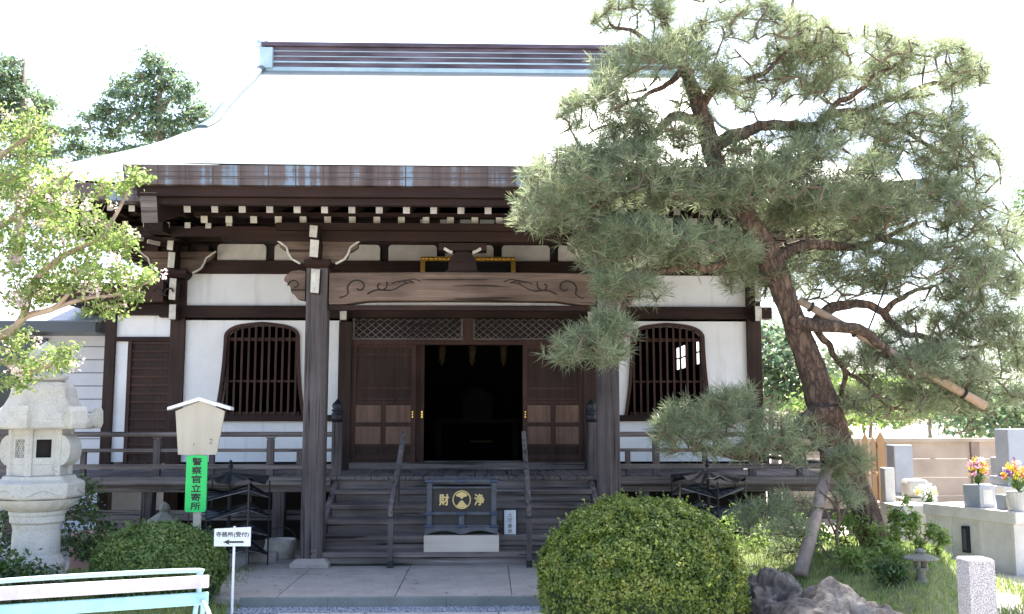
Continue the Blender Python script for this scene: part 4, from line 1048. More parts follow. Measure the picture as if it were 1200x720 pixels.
AY = 8.4; ax = PX(279, AY)
t = empty('arrow_sign', (ax, AY, .0), 'small white direction sign with a black arrow on a thin white pole', 'sign')
def za_(py): return PZ(py, AY, 279)
mb = MB(); mb.tube([(ax, AY, -.05), (ax, AY, za_(617))], .011, 8); mb.build('pole', 'white_paint', t)
a, b = PX(256.5, AY), PX(298.5, AY)
mb = MB(); vs = [(a, za_(640)), (b, za_(640)), (b, za_(617.5)), (a, za_(619.5))]; mb.prism(vs, AY - .022, AY - .012); pn = mb.build('panel', 'sign_face', t)
mb = MB(); lettering(mb, '寺務所(受付)', (a + b) / 2, za_(626.5), .27, .048, AY - .0235, bold=.001); mb.build('lettering', 'ink', pn)
mb = MB(); zc = za_(635); x0 = a + .075
mb.prism([(x0, zc), (x0 + .055, zc - .022), (x0 + .045, zc - .007), (x0 + .17, zc - .007), (x0 + .17, zc + .007), (x0 + .045, zc + .007), (x0 + .055, zc + .022)], AY - .025, AY - .0225); mb.build('arrow', 'ink', pn)

# ------------------------------------------------------------------ big stone lantern
LY = 9.0; lx = PX(50, LY)
def zl_(py): return PZ(py, LY, 50)
t = empty('stone_lantern', (lx, LY, .06), 'tall hexagonal stone lantern with mossy curled roof under the blossoming tree', 'lantern')
c = (lx, LY); k_ = LY / F_PX; H6 = R(30)
mb = MB(); mb.lathe([(.36, -.02), (.36, .06), (.30, .10)], c, 6, rot=H6); mb.build('foot', 'lantern', t, bevel=.012)
prof = [(.22, .08), (.245, .14), (.245, zl_(660)), (.225, zl_(654)), (.20, zl_(649)), (.195, zl_(620)), (.205, zl_(613)), (.225, zl_(611)), (.225, zl_(604)), (.235, zl_(602)), (.235, zl_(598))]
mb = MB(); mb.lathe(prof, c, 32); mb.build('shaft', 'lantern', t, bevel=.006)
mb = MB(); vs = []
def lotus(u, v):
    a = 2 * math.pi * u; r_ = .235 + (.345 - .235) * v ** .7 + .012 * abs(math.sin(a * 9)) * math.sin(math.pi * min(1, v * 1.0)) ; return (lx + r_ * math.cos(a), LY + r_ * math.sin(a), zl_(598) + (zl_(584) - zl_(598)) * v)
mb.grid(lotus, 108, 6); mb.build('lotus_base', 'lantern', t, smooth=True)
mb = MB(); mb.lathe([(.36, zl_(584)), (.385, zl_(581)), (.385, zl_(567)), (.375, zl_(565)), (.31, zl_(561)), (.30, zl_(557))], c, 6, rot=H6); md_ = mb.build('platform', 'lantern', t, bevel=.012)
mb = MB()
for q in range(6):
    a = H6 + math.pi / 3 * (q + .5); rr = .385 * math.cos(math.pi / 6) + .002
    d = Vector((math.cos(a), math.sin(a))); tt = Vector((-d.y, d.x))
    pts = []
    for u in np.linspace(-.13, .13, 14): pts.append((lx + d.x * rr + tt.x * u, LY + d.y * rr + tt.y * u, zl_(574) + .022 * math.cos(u * 24) - .012))
    mb.tube(pts, .008, 5)
mb.build('carved_relief', 'lantern', md_)
# firebox: six posts, pierced sides
fr, fz0, fz1 = .262, zl_(557), zl_(503)
fb = MB(); ap = fr * math.cos(math.pi / 6)
for q in range(6):
    a = H6 + math.pi / 3 * q; fb.tube([(lx + (fr-.03) * math.cos(a), LY + (fr-.03) * math.sin(a), fz0), (lx + (fr-.03) * math.cos(a), LY + (fr-.03) * math.sin(a), fz1)], .038, 6)
fb.lathe([(fr - .02, fz0), (fr - .02, fz0 + .1)], c, 6, rot=H6); fb.lathe([(fr - .02, fz1 - .06), (fr - .02, fz1)], c, 6, rot=H6)
fbo = fb.build('firebox', 'lantern', t, bevel=.004)
mb = MB(); mb.lathe([(.16, fz0 + .02), (.16, fz1 - .01)], c, 6, rot=H6); mb.build('shade_fill', 'dark_board', fbo)  # solid core, the firebox's inner shade put into its dark colour
for q in range(6):
    a = H6 + math.pi / 3 * (q + .5); d = Vector((math.cos(a), math.sin(a))); tt = Vector((-d.y, d.x)); rr = ap - .02
    def W(u, z, o=0): return (lx + d.x * (rr + o) + tt.x * u, LY + d.y * (rr + o) + tt.y * u, z)
    mb = MB(); z0, z1 = fz0 + .1, fz1 - .06
    front_q = math.sin(a) < -.2
    left_face = math.cos(a) < 0
    if abs(math.cos(a)) > .95 or math.sin(a) > .2:
        pass
    def slab(u0, u1, za, zb2, o0=-.03, o1=.005):
        vs = [W(u0, za, o0), W(u1, za, o0), W(u1, zb2, o0), W(u0, zb2, o0), W(u0, za, o1), W(u1, za, o1), W(u1, zb2, o1), W(u0, zb2, o1)]
        mb.add(vs, [(0,1,2,3), (7,6,5,4), (0,4,5,1), (1,5,6,2), (2,6,7,3), (3,7,4,0)])
    slab(-.11, -.062, z0, z1); slab(.062, .11, z0, z1); slab(-.062, .062, z0, z0 + .06); slab(-.062, .062, z1 - .03, z1)
    if front_q and left_face:
        for k in range(-4, 5):
            for s_ in (1, -1):
                u0 = k * .03; pts = [W(max(-.062, min(.062, u0 + s_ * v_)), z0 + .06 + (v_ + .062) * (z1 - z0 - .09) / .124, -.012) for v_ in (-.062, 0, .062) if abs(u0 + s_ * v_) <= .07]
                if len(pts) > 1: mb.tube(pts, .006, 4)
    elif not front_q:
        slab(-.062, .062, z0 + .061, z1 - .031, -.03, -.012)
    mb.build('side_panel', 'lantern', fbo)
for s_ in (1, -1):                                                         # round moon discs at the sides
    mb = MB(); pts = [(lx + s_ * (ap - .0) + s_ * .085 * max(0, math.sin(v_)) , LY - .0, (fz0 + fz1) / 2 + .02 + .135 * math.cos(v_)) for v_ in np.linspace(0, math.pi, 12)]
    mb.prism([(p[0], p[2]) for p in pts][::s_], LY - .13, LY + .13); mb.build('moon_disc', 'lantern', fbo, bevel=.01)
# roof with curled corners
mb = MB(); mb.lathe([(.26, fz1), (.44, fz1 - .0), (.455, fz1 + .02), (.455, fz1 + .065), (.405, zl_(486)), (.33, zl_(476)), (.29, zl_(466)), (.27, zl_(455)), (.235, zl_(449)), (.12, zl_(446))], c, 6, rot=H6); ro = mb.build('lantern_roof', 'lantern', t, bevel=.02)
for q in range(6):
    a = H6 + math.pi / 3 * q; d = Vector((math.cos(a), math.sin(a))); tt = Vector((-d.y, d.x))
    vs = []
    prof = [(.36, fz1 + .05), (.48, fz1 + .0), (.50, fz1 + .05), (.495, zl_(482)), (.475, zl_(476.5)), (.435, zl_(477.5)), (.41, zl_(484)), (.36, zl_(488))]
    for o in (-.085, .085): vs += [(lx + d.x * r_ + tt.x * o, LY + d.y * r_ + tt.y * o, z) for r_, z in prof]
    n_ = len(prof); mb = MB(); mb.add(vs, [tuple(range(n_)), tuple(range(2*n_-1, n_-1, -1))] + [(i, (i+1) % n_, n_ + (i+1) % n_, n_ + i) for i in range(n_)])
    mb.build('curled_corner', 'lantern', ro, bevel=.014)
mb = MB(); mb.lathe([(.14, zl_(448)), (.19, zl_(445)), (.20, zl_(441)), (.13, zl_(438)), (.10, zl_(436)), (.15, zl_(430)), (.165, zl_(424)), (.13, zl_(414)), (.06, zl_(406)), (.0, zl_(400))], c, 24); mb.build('finial', 'lantern', t, smooth=True)

# small stone lanterns
def small_lantern(x, y, z0, h, label, flat=False, e=.36):
    t = empty('small_lantern', (x, y, z0), label, 'lantern', 'small stone lanterns in the garden'); c = (x, y); s_ = h
    mb = MB(); mb.lathe([(.22*s_, z0 - .03), (.2*s_, z0 + .1*s_), (.13*s_, z0 + .14*s_), (.12*s_, z0 + .4*s_)], c, 12); mb.build('base', 'dark_stone', t, bevel=.005)
    mb = MB()
    for q in range(4):
        a = math.pi / 4 + q * math.pi / 2; mb.tube([(x + .16*s_*math.cos(a), y + .16*s_*math.sin(a), z0 + .4*s_), (x + .15*s_*math.cos(a), y + .15*s_*math.sin(a), z0 + .68*s_)], .05*s_, 6)
    mb.lathe([(.22*s_, z0 + .38*s_), (.22*s_, z0 + .44*s_)], c, 6); mb.build('firebox', 'dark_stone', t)
    mb = MB(); 
    mb.lathe([(e*s_*.9, z0 + .66*s_), (e*s_, z0 + .68*s_), (e*s_*.97, z0 + .73*s_), (e*.5*s_, z0 + .81*s_), (e*.25*s_, z0 + .85*s_), (e*.34*s_, z0 + .89*s_), (e*.25*s_, z0 + .95*s_), (.0, z0 + 1.0*s_)], c, 6 if not flat else 9, rot=.4); mb.build('lantern_roof', 'dark_stone', t, bevel=.004)
small_lantern(PX(197, 11.0), 11.0, .0, .74, 'small grey stone lantern in shade under the veranda edge', e=.25)
small_lantern(PX(1071, 7.8), 7.8, garden_h(PX(1071, 7.8), 7.8) - .02, .27, 'low squat stone lantern among ferns at the foot of the pine', True, .5)

# ------------------------------------------------------------------ bench in the foreground
bR = Vector((PX(246, 5.85), 5.85)); bL = Vector((PX(-2, 5.45), 5.45)); dv = (bR - bL); BL = dv.length; ang = math.atan2(dv.y, dv.x)
t = empty('park_bench', (bL.x, bL.y, 0), 'slatted metal bench in pastel pink and cyan before the smaller clipped shrub', 'bench', rz=ang)
sc_ = 0
zT = PZ(673, 5.7)
def lb(mb, name, mt, par=t, **kw): return mb.build(name, mt, par, local=True, **kw)
mb = MB(); tb = [(.05, .05, 0), (.05, .045, .40), (.02, .06, zT - .10), (.03, .062, zT - .03), (.09, .064, zT)]
tb += [(BL - .09, .064, zT), (BL - .03, .062, zT - .03), (BL - .02, .06, zT - .10), (BL - .05, .045, .40), (BL - .05, .05, 0)]
p_, r_ = smooth_path(tb, [.014] * len(tb), 5); mb.tube(p_, r_, 10); lb(mb, 'back_frame', 'bench_tube', smooth=True)
for z, mt in ((zT - .063, 'pastel_pink'), (zT - .158, 'pastel_cyan')):
    mb = MB(); mb.box(-.04, BL + .03, .02, .04, z - .036, z + .036); lb(mb, 'back_slat', mt, bevel=.006)
for k, mt in enumerate(('pastel_cream', 'pastel_pink', 'pastel_cyan', 'pastel_cream')):
    mb = MB(); mb.box(-.02, BL + .02, -.40 + k * .105, -.40 + k * .105 + .085, .415, .435); lb(mb, 'seat_slat', mt, bevel=.006)
for x in (.0, BL - .0):
    mb = MB(); tb = [(x, .05, .42), (x, .04, zT - .19), (x, .0, zT - .175), (x, -.25, zT - .18), (x, -.36, zT - .21), (x, -.40, .42), (x, -.40, 0)]
    p_, r_ = smooth_path(tb, [.013] * len(tb), 5); mb.tube(p_, r_, 10); lb(mb, 'armrest', 'bench_tube', smooth=True)
    mb = MB(); mb.beam((x, -.40, .4), (x, .05, .4), .02, .02); lb(mb, 'seat_bracket', 'bench_tube')

# ------------------------------------------------------------------ tiered hexagonal stands beside the steps
def votive_stand(px, Y, label, rz):
    x = PX(px, Y); t = empty('tiered_stand', (x, Y, 0), label, 'votive stand', 'tiered stands beside the steps', rz=rz)
    mb = MB(); mb.tube([(0, 0, 0), (0, 0, 1.12)], .018, 8); mb.lathe([(.025, 1.12), (.03, 1.14), (.012, 1.16), (.022, 1.18), (0, 1.21)], n=10); mb.build('centre_pole', 'iron', t, local=True)
    Rr = .40
    for k in range(6):
        a = math.pi / 3 * k; mb = MB(); mb.tube([(Rr * 1.02 * math.cos(a), Rr * 1.02 * math.sin(a), 0), (Rr * 1.02 * math.cos(a), Rr * 1.02 * math.sin(a), .98)], .009, 6); mb.build('outer_pole', 'grey_z' if k % 2 else 'iron', t, local=True)
    for z in (.26, .46, .66, .86):
        mb = MB(); vs = [(Rr * math.cos(math.pi/3*k), Rr * math.sin(math.pi/3*k), z + (.05 if k % 2 else -.05)) for k in range(6)] + [(0, 0, z)]
        mb.add(vs, [(k, (k+1) % 6, 6) for k in range(6)]); ty = mb.build('tray', 'tray_sheet', t, local=True, solid=.006)
        mb = MB()
        for k in range(6):
            p, q = Vector(vs[k]), Vector(vs[(k+1) % 6]); o = Vector((0, 0, .012))
            mb.tube([p + o, q + o], .011, 5); mb.tube([p + o, o + Vector(vs[6])], .008, 5)
            for u in (.25, .5, .75):
                m_ = p.lerp(q, u); mb.tube([m_ + o, Vector(vs[6]).lerp(m_, .25) + o], .004, 4)
        mb.build('tray_ribs', 'iron', ty, local=True)
    mb = MB()
    def rf(u, v):
        a = 2 * math.pi * u; r_ = .40 * (1 - .75 * v); return (r_ * math.cos(a), r_ * math.sin(a), 1.0 + .07 * v ** 1.4 + .012 * math.sin(a * 18) * (1 - v) + .03 * math.cos(a * 6) * (1 - v))
    mb.grid(rf, 144, 8); mb.build('pleated_top', 'iron', t, local=True, solid=.008)
M['tray_sheet'] = mottled('dusty tray sheet', [(.35, (.06, .06, .065)), (.6, (.3, .31, .34))], 5, .4, .05)
votive_stand(272, 10.6, 'dark tiered hexagonal stand in shade behind the green sign', .2)
votive_stand(828, 10.75, 'dark tiered hexagonal stand behind the big clipped shrub, right of the steps', .55)

# white pail and stones left of the porch post
x = PX(333, 11.2); t = empty('pail', (x, 11.2, 0), 'pale round pail standing left of the left porch post', 'pail')
mb = MB(); mb.lathe([(.14, .02), (.17, .30), (.175, .31), (.16, .31), (.15, .1)], (x, 11.2), 24); mb.build('bucket', 'white_end', t, smooth=True)
mb = MB(); mb.tube([(x + .17 * math.cos(a), 11.2 - .02, .3 + .14 * math.sin(a)) for a in np.linspace(0, math.pi, 14)], .006, 5); mb.build('handle', 'iron', t)
mb = MB(); mb.box(PX(92, 10.9), PX(142, 10.9), 10.8, 11.3, 0, .42); tag(mb.build('stone_block', 'brick_red', bevel=.04), 'reddish stone block among shrubs below the left veranda', 'stone')
mb = MB(); mb.box(PX(300, 11.0), PX(330, 11.0), 10.9, 11.25, 0, .2); tag(mb.build('stepping_stone', 'stone', bevel=.03), 'low grey stone between the left tiered stand and the pail', 'stone')

# ------------------------------------------------------------------ neighbouring annex at the left
AYY = 15.2
def zx(py): return PZ(py, AYY)
t = empty('annex_house', (PX(40, AYY), AYY, 0), 'pale grey sided annex with a tiled roof behind the crape myrtle', 'building')
axr = PX(119, AYY); axl = axr - 7
mb = MB(); mb.box(axl, axr, AYY, AYY + 6, 0, zx(386)); wl_ = mb.build('wall', 'siding', t)
mb = MB()
for k in range(14):
    z = .35 + k * .2
    if z < zx(388): mb.box(axl - .01, axr + .004, AYY - .008, AYY + .1, z - .006, z + .006)
mb.build('siding_lines', 'gutter', wl_)
mb = MB(); mb.add([(axl - .3, AYY - .6, zx(386)), (axr + .1, AYY - .6, zx(386)), (axr + .1, AYY + 3, zx(386) + 1.35), (axl - .3, AYY + 3, zx(386) + 1.35)], [(0,1,2,3)])
mb.add([(axl - .3, AYY + 6.6, zx(386)), (axr + .1, AYY + 6.6, zx(386)), (axr + .1, AYY + 3, zx(386) + 1.35), (axl - .3, AYY + 3, zx(386) + 1.35)], [(0,1,2,3)])
rf_ = mb.build('roof', 'tile', t, solid=.06)
mb = MB()
for k in range(26):
    x = axl - .2 + k * .28
    mb.tube([(x, AYY - .6, zx(386) + .02), (x, AYY + 3, zx(386) + 1.37)], .04, 6)
mb.build('tile_rolls', 'tile', rf_)
mb = MB(); mb.box(axl - .35, axr + .12, AYY - .72, AYY - .58, zx(386) - .12, zx(386) + .03); mb.box(axl - .3, axr + .08, AYY - .58, AYY, zx(386) - .12, zx(386) - .08); mb.build('gutter', 'gutter', t)
mb = MB(); x = PX(20, AYY); mb.box(x - .5, x + .4, AYY - .04, AYY - .002, 0.4, zx(398)); mb.build('window', 'glass', t)

# ------------------------------------------------------------------ the big pine
def path3(pts): return [P(*p) for p in pts]
gz = garden_h(3.55, 9.0)
pine = empty('pine_tree', (3.55, 9.0, gz), 'tall old leaning garden pine with long needled pads, propped by poles', 'tree')
SK = []
def limb(pts, r0, r1, name='limb', mt='bark', n=10, sub=6, wob=.12, parent=pine, sk=None):
    q = path3(pts); k = len(q); p_, r_ = smooth_path(q, [r0 + (r1 - r0) * (i / (k - 1)) ** .8 for i in range(k)], sub)
    p_ = [p if i == 0 else p + Vector((noise.noise(p * 3.1), noise.noise(p * 3.1 + Vector((9, 0, 0))), noise.noise(p * 3.1 + Vector((0, 9, 0))))) * .07 * min(1, i / 4) + Vector((noise.noise(p * 9), 0, noise.noise(p * 9 + Vector((5, 0, 0))))) * .025 * min(1, i / 4) for i, p in enumerate(p_)]
    mb = MB(); mb.tube(p_, r_, n, wob=wob, seed=len(SK)); mb.build(name, mt, parent, smooth=True)
    (SK if sk is None else sk).extend([tuple(a) for a in p_]); return p_
base = [P(1040, 668, 9.0), P(1026, 636, 9.0), P(1003, 575, 9.0), P(983, 520, 9.0), P(968, 480, 9.0), P(945, 415, 9.0), P(922, 355, 9.0), P(905, 310, 9.0), P(893, 285, 8.98), P(872, 250, 8.95), P(848, 215, 8.95), P(835, 180, 8.97), P(826, 145, 9.0), P(812, 105, 9.05), P(795, 60, 9.1), P(775, 20, 9.15), P(765, -10, 9.2)]
rad = [.185, .145, .13, .124, .148, .115, .106, .122, .108, .09, .09, .085, .085, .065, .05, .03, .015]
p_, r_ = smooth_path(base, rad, 7); mb = MB(); mb.tube(p_, r_, 20, wob=.16, seed=3)
mb.tube([P(975, 486, 8.95), P(950, 486, 8.85), P(938, 497, 8.8)], [.13, .075, .05], 10, wob=.3)
mb.tube([P(975, 512, 8.9), P(958, 505, 8.75), P(947, 503, 8.7)], [.1, .06, .04], 10, wob=.3)
mb.build('trunk', 'bark', pine, smooth=True); SK += [tuple(a) for a in p_[42:]]
LIMBS = [
 ([(835,170,8.97),(865,158,9.0),(900,148,9.1),(955,142,9.2),(1010,130,9.3),(1060,112,9.4),(1110,95,9.5)], .075, .02),
 ([(960,142,9.2),(1000,110,9.15),(1040,80,9.1),(1070,62,9.1)], .035, .012),
 ([(828,140,9.0),(800,140,8.9),(770,152,8.8),(735,170,8.7),(695,185,8.6)], .06, .018),
 ([(818,130,9.0),(840,105,8.9),(870,95,8.9),(905,80,8.9),(935,50,8.9)], .05, .015),
 ([(842,195,8.95),(805,205,8.8),(770,215,8.7),(730,232,8.5),(690,245,8.4),(650,250,8.3)], .065, .018),
 ([(795,65,9.1),(765,50,9.1),(735,35,9.15),(715,25,9.2)], .035, .012),
 ([(800,80,9.05),(780,100,8.85),(755,110,8.7),(720,130,8.6)], .035, .012),
 ([(893,290,8.98),(868,300,8.8),(830,310,8.65),(790,318,8.55),(745,320,8.4),(715,330,8.3)], .06, .018),
 ([(760,322,8.45),(738,345,8.2),(716,380,8.05),(698,408,8.0)], .04, .015),
 ([(905,305,9.0),(930,293,9.0),(965,288,9.05),(1000,288,9.1),(1035,275,9.2),(1075,262,9.35)], .07, .02),
 ([(1030,277,9.2),(1065,290,9.3),(1100,300,9.45),(1140,290,9.6)], .04, .015),
 ([(870,250,8.95),(890,235,8.85),(915,220,8.8),(950,205,8.85)], .05, .015),
 ([(930,375,8.95),(955,380,8.8),(990,383,8.7),(1025,398,8.7),(1060,430,8.8),(1095,448,8.9)], .075, .025),
 ([(952,382,8.95),(975,362,9.1),(1005,355,9.2),(1035,368,9.2),(1058,392,9.2),(1100,398,9.3),(1150,405,9.4)], .06, .02),
 ([(1035,368,9.2),(1065,345,9.2),(1095,332,9.3)], .035, .013),
 ([(958,388,8.95),(972,410,9.0),(988,432,9.0),(988,460,9.05),(1002,472,9.1),(1022,488,9.1)], .035, .012),
 ([(986,430,9.0),(1010,452,8.95),(1030,470,8.95),(1050,480,8.95)], .022, .01),
 ([(966,478,8.95),(940,492,8.75),(910,515,8.5),(880,530,8.35),(845,528,8.3),(810,522,8.25)], .05, .018),
 ([(940,495,8.75),(958,525,8.5),(972,548,8.4)], .03, .012),
 ([(1010,130,9.3),(1050,150,9.4),(1095,175,9.5),(1125,200,9.55)], .035, .014),
]
for a, r0, r1 in LIMBS: limb(a, r0, r1)
# (px, py, half width px, half height px, depth, half depth m, twig ends)
PADS = [(745,22,52,26,9.15,.35,60),(835,-20,95,30,9.2,.5,90),(880,52,92,40,8.9,.5,120),(775,92,75,40,8.8,.45,100),(705,140,52,38,8.6,.4,75),
 (1010,70,60,34,9.15,.45,75),(1085,92,68,40,9.4,.5,100),(1130,100,25,22,9.5,.25,22),(900,112,70,26,9.2,.35,45),
 (665,225,52,42,8.35,.45,85),(650,262,42,26,8.3,.35,40),(735,225,70,45,8.6,.5,110),(810,235,55,36,8.75,.4,60),(775,185,50,30,8.75,.35,45),
 (755,302,68,40,8.4,.45,100),(735,345,38,22,8.2,.3,35),(830,305,55,30,8.6,.4,55),(905,235,75,42,8.7,.45,100),(960,205,65,36,8.85,.45,75),(990,250,70,34,9.0,.45,75),
 (1080,180,62,42,9.5,.5,85),(1135,205,42,45,9.55,.4,55),(1070,262,70,40,9.3,.5,90),(1145,275,44,42,9.6,.4,60),(1090,330,72,38,9.25,.5,85),(1150,345,40,36,9.5,.35,42),
 (1145,405,50,36,9.4,.4,55),(1085,440,70,30,8.9,.45,70),(1150,465,45,24,9.1,.35,38),(1040,478,60,26,9.0,.4,45),(1000,320,52,24,9.1,.35,35),(1030,425,45,20,9.0,.3,25),
 (694,416,38,30,8.0,.26,44),(722,392,26,18,8.05,.2,14),(855,520,70,40,8.3,.4,58),(810,508,42,26,8.25,.3,26),(910,530,48,34,8.4,.35,34),(850,478,30,18,8.3,.2,18),(990,548,22,22,8.5,.2,16),(925,345,30,30,9.4,.3,22),(885,330,35,26,9.2,.3,26)]
def make_pads(pads, sk, parent, grow_=1.0, ln=.13, wd=.0038, per=18, sub=2.7, keep=1.0, nm='needles', twig='twig', tmat='needle', tr=.0058):
    T = []; A = []
    for px, py, rx, ry, Y, rd, n in pads:
        c = P(px, py, Y); q = Y / F_PX
        pts, d = pad_points(c, rx * q * grow_, rd * 1.1, ry * q * grow_, int(n * keep), low=-.35, shell=.5)
        T.append(pts); A.append(d)
    T = np.concatenate(T); A = np.concatenate(A)
    lines = grow(sk, T, step=.12, jit=.022, sag=.12)
    tubes_np('twigs', lines, .035, tr, twig, parent, 5, .045)
    cen = []; ax = []
    for i, t in enumerate(T):
        k = int(sub) + (RNG.random() < sub % 1)
        for j in range(k):
            o = RNG.normal(0, 1, 3); o /= np.linalg.norm(o); o[2] = abs(o[2]) * .7 + .15
            rr = 0 if j == 0 else RNG.uniform(.05, .15)
            cen.append(t + o * rr); ax.append(o * .8 + A[i] * .5 + np.array([0, 0, .55]))
    needle_tufts(nm, np.array(cen), np.array(ax), ln, wd, per, tmat, parent, spread=.85)
    shoots = [[T[i // 1], T[i // 1] + np.array(A[i]) * .04 + np.array([0, 0, .03])] for i in range(len(T))]
    return T
PADS += [(760,165,58,28,8.8,.35,34),(850,120,55,26,9.0,.35,34),(935,95,48,34,9.1,.35,34),(985,165,66,28,9.25,.4,60),(1050,215,60,32,9.4,.4,48),(1110,240,50,28,9.5,.4,36),(940,325,50,24,9.2,.35,30),(1000,345,55,22,9.2,.35,26),(1120,372,64,28,9.4,.4,44),(960,262,56,24,9.0,.35,40),(860,190,40,24,9.1,.3,20),(1060,140,66,28,9.5,.4,52),(910,180,50,22,9.2,.3,30),(1020,300,60,26,9.3,.35,40),(1160,320,36,40,9.5,.35,34),(1080,395,60,24,9.4,.35,34),(945,60,40,30,9.1,.3,30),(985,110,50,24,9.3,.3,28),(820,175,40,28,9.1,.3,20),(700,190,40,24,8.6,.3,26),(1100,480,60,20,9.1,.35,34),(1170,430,30,40,9.5,.3,30),(1060,415,50,20,9.2,.3,20),(900,265,44,22,9.2,.3,24),(720,290,46,28,8.4,.35,34)]
make_pads(PADS, SK, pine, 1.15, keep=1.55)

# props, bamboo and rope of the pine
t = empty('prop_pole', (PX(940, 7.95), 7.95, .33), 'grey wooden prop pole leaning against the lower pine trunk', 'pole')
mb = MB(); mb.tube([P(938, 674, 7.95), P(957, 600, 8.3), P(975, 528, 8.68)], [.058, .052, .046], 12, wob=.08); mb.build('pole', 'pole_wood', t, smooth=True)
mb = MB(); mb.tube([P(969.5, 548, 8.57), P(971.5, 541, 8.61)], [.056, .056], 12); mb.build('rope_tie', 'rope', t)
t = empty('bamboo_pole', tuple(P(1048, 415, 8.72)), 'pale bamboo support pole tied slantwise under the right pine branches', 'pole')
a, b = P(936, 352, 8.78), P(1155, 476, 8.72)
mb = MB(); mb.tube([a, b], [.034, .040], 10); mb.build('pole', 'bamboo', t, smooth=True)
mb = MB()
for u in (.06, .3, .88): p = a.lerp(b, u); q = a.lerp(b, u + .012); mb.tube([p, q], .05, 10)
mb.build('rope_tie', 'rope', t, each=True)
mb = MB(); mb.tube([P(1017, 388, 8.7), P(1040, 331, 8.85)], .008, 6); tag(mb.build('black_rope', 'rope'), 'thin black rope tied to the bamboo pole under the pine', 'rope')

# young pine beside the prop pole
sap = empty('young_pine', (PX(978, 8.3), 8.3, garden_h(PX(978, 8.3), 8.3)), 'thin young pine standing between the prop pole and the big trunk', 'tree')
sk2 = []
limb([(977,672,8.3),(979,640,8.3),(980,600,8.3),(974,565,8.3)], .02, .008, 'trunk', 'twig', 8, parent=sap, sk=sk2, wob=0)
for a in ([(978,655,8.3),(950,640,8.25),(918,628,8.2)], [(979,625,8.3),(955,600,8.25),(940,585,8.2)], [(979,618,8.3),(1000,600,8.3),(1010,588,8.3)], [(980,600,8.3),(962,575,8.35)]):
    limb(a, .011, .005, 'branch', 'twig', 6, parent=sap, sk=sk2, wob=0)
make_pads([(905,618,38,30,8.2,.28,42),(935,598,18,16,8.3,.15,8),(1000,588,20,16,8.3,.16,12),(972,562,14,14,8.6,.12,7),(925,650,24,10,8.4,.2,8)], sk2, sap, ln=.11, per=22, tr=.003)

# ------------------------------------------------------------------ crape myrtle at the left
my = empty('crape_myrtle', (-5.0, 8.6, .05), 'pale green crape myrtle with pink blossom above the big stone lantern', 'tree')
sk3 = []
def mlimb(pts, r0, r1, name='limb'):
    q = [Vector(p) for p in pts]; k = len(q); p_, r_ = smooth_path(q, [r0 + (r1-r0)*i/(k-1) for i in range(k)], 6)
    mb = MB(); mb.tube(p_, r_, 10, wob=.15); mb.build(name, 'myrtle_bark', my, smooth=True); sk3.extend([tuple(a) for a in p_])
mlimb([(-5.0, 8.6, 0), (-5.05, 8.55, .8), (-4.95, 8.5, 1.6), (-4.85, 8.4, 2.1), (-4.9, 8.3, 2.8), (-4.75, 8.2, 3.6)], .11, .04, 'trunk')
mlimb([(-4.85, 8.4, 2.05), P(5, 392, 8.3), P(28, 372, 8.2), P(62, 362, 8.1), P(80, 345, 8.0)], .042, .016)
mlimb([P(28, 372, 8.2), P(40, 330, 8.1), P(75, 300, 8.0), P(120, 275, 7.95), P(150, 225, 7.9)], .035, .012)
mlimb([P(62, 362, 8.1), P(100, 350, 8.0), P(140, 345, 7.95), P(175, 330, 7.9)], .02, .008)
mlimb([(-4.9, 8.3, 2.8), P(25, 250, 8.2), P(60, 225, 8.1), P(85, 200, 8.0)], .04, .012)
mlimb([(-4.8, 8.22, 3.4), P(20, 170, 8.2), P(40, 150, 8.2)], .03, .01)
mlimb([(-4.95, 8.5, 1.75), P(-10, 425, 8.4), P(20, 435, 8.3), P(50, 432, 8.2), P(75, 415, 8.15)], .03, .008)
MP = [(30,155,42,34,8.2,.35,60),(25,205,55,34,8.15,.4,80),(75,235,55,34,8.05,.4,70),(30,270,55,40,8.1,.4,95),(95,275,60,34,8.0,.4,80),(140,285,28,16,7.95,.2,20),(60,320,62,34,8.05,.4,90),(125,320,48,20,7.95,.3,48),
      (30,345,38,22,8.1,.3,40),(155,345,22,9,7.9,.12,14),(165,322,22,10,7.9,.14,16),(120,362,34,8,7.95,.2,16),(135,215,32,16,7.95,.25,26),(165,205,14,9,7.9,.12,8),(40,425,46,14,8.2,.3,40),(15,400,30,18,8.25,.25,24),(72,412,22,8,8.1,.14,12),(-40,250,60,110,8.3,.5,120),(-50,400,50,50,8.3,.4,60),(15,445,28,14,8.2,.25,20)]
T = []; A = []
for px, py, rx, ry, Y, rd, n in MP:
    q = Y / F_PX; p, d = pad_points(P(px, py, Y), rx*q, rd, ry*q, n, low=-1, shell=.2); T.append(p); A.append(d)
T = np.concatenate(T); A = np.concatenate(A)
tubes_np('twigs', grow(sk3, T, .12, .02, .05), .012, .0025, 'myrtle_bark', my, 5)
LP = []; LN = []; FP = []; FN = []
for i, t_ in enumerate(T):
    k = RNG.integers(9, 15); ax = unit((A[i] + RNG.normal(0, .4, 3) + np.array([0, 0, .2]))[None])[0]
    for j in range(k):
        o = RNG.normal(0, .028, 3); LP.append(t_ + ax * RNG.uniform(-.11, .05) + o); LN.append(unit((o + np.array([0, 0, .03]))[None])[0])
    if RNG.random() < .08:
        cc = t_ + ax * .07 + np.array([0, 0, .02])
        for j in range(RNG.integers(14, 30)):
            o = RNG.normal(0, .028, 3); FP.append(cc + o); FN.append(o)
leaves('leaves', LP, LN, .043, 'myrtle_leaf', my, aspect=.55, jitter=.6)
leaves('blossom', FP, FN, .026, 'blossom', my, aspect=.9, jitter=1.0)

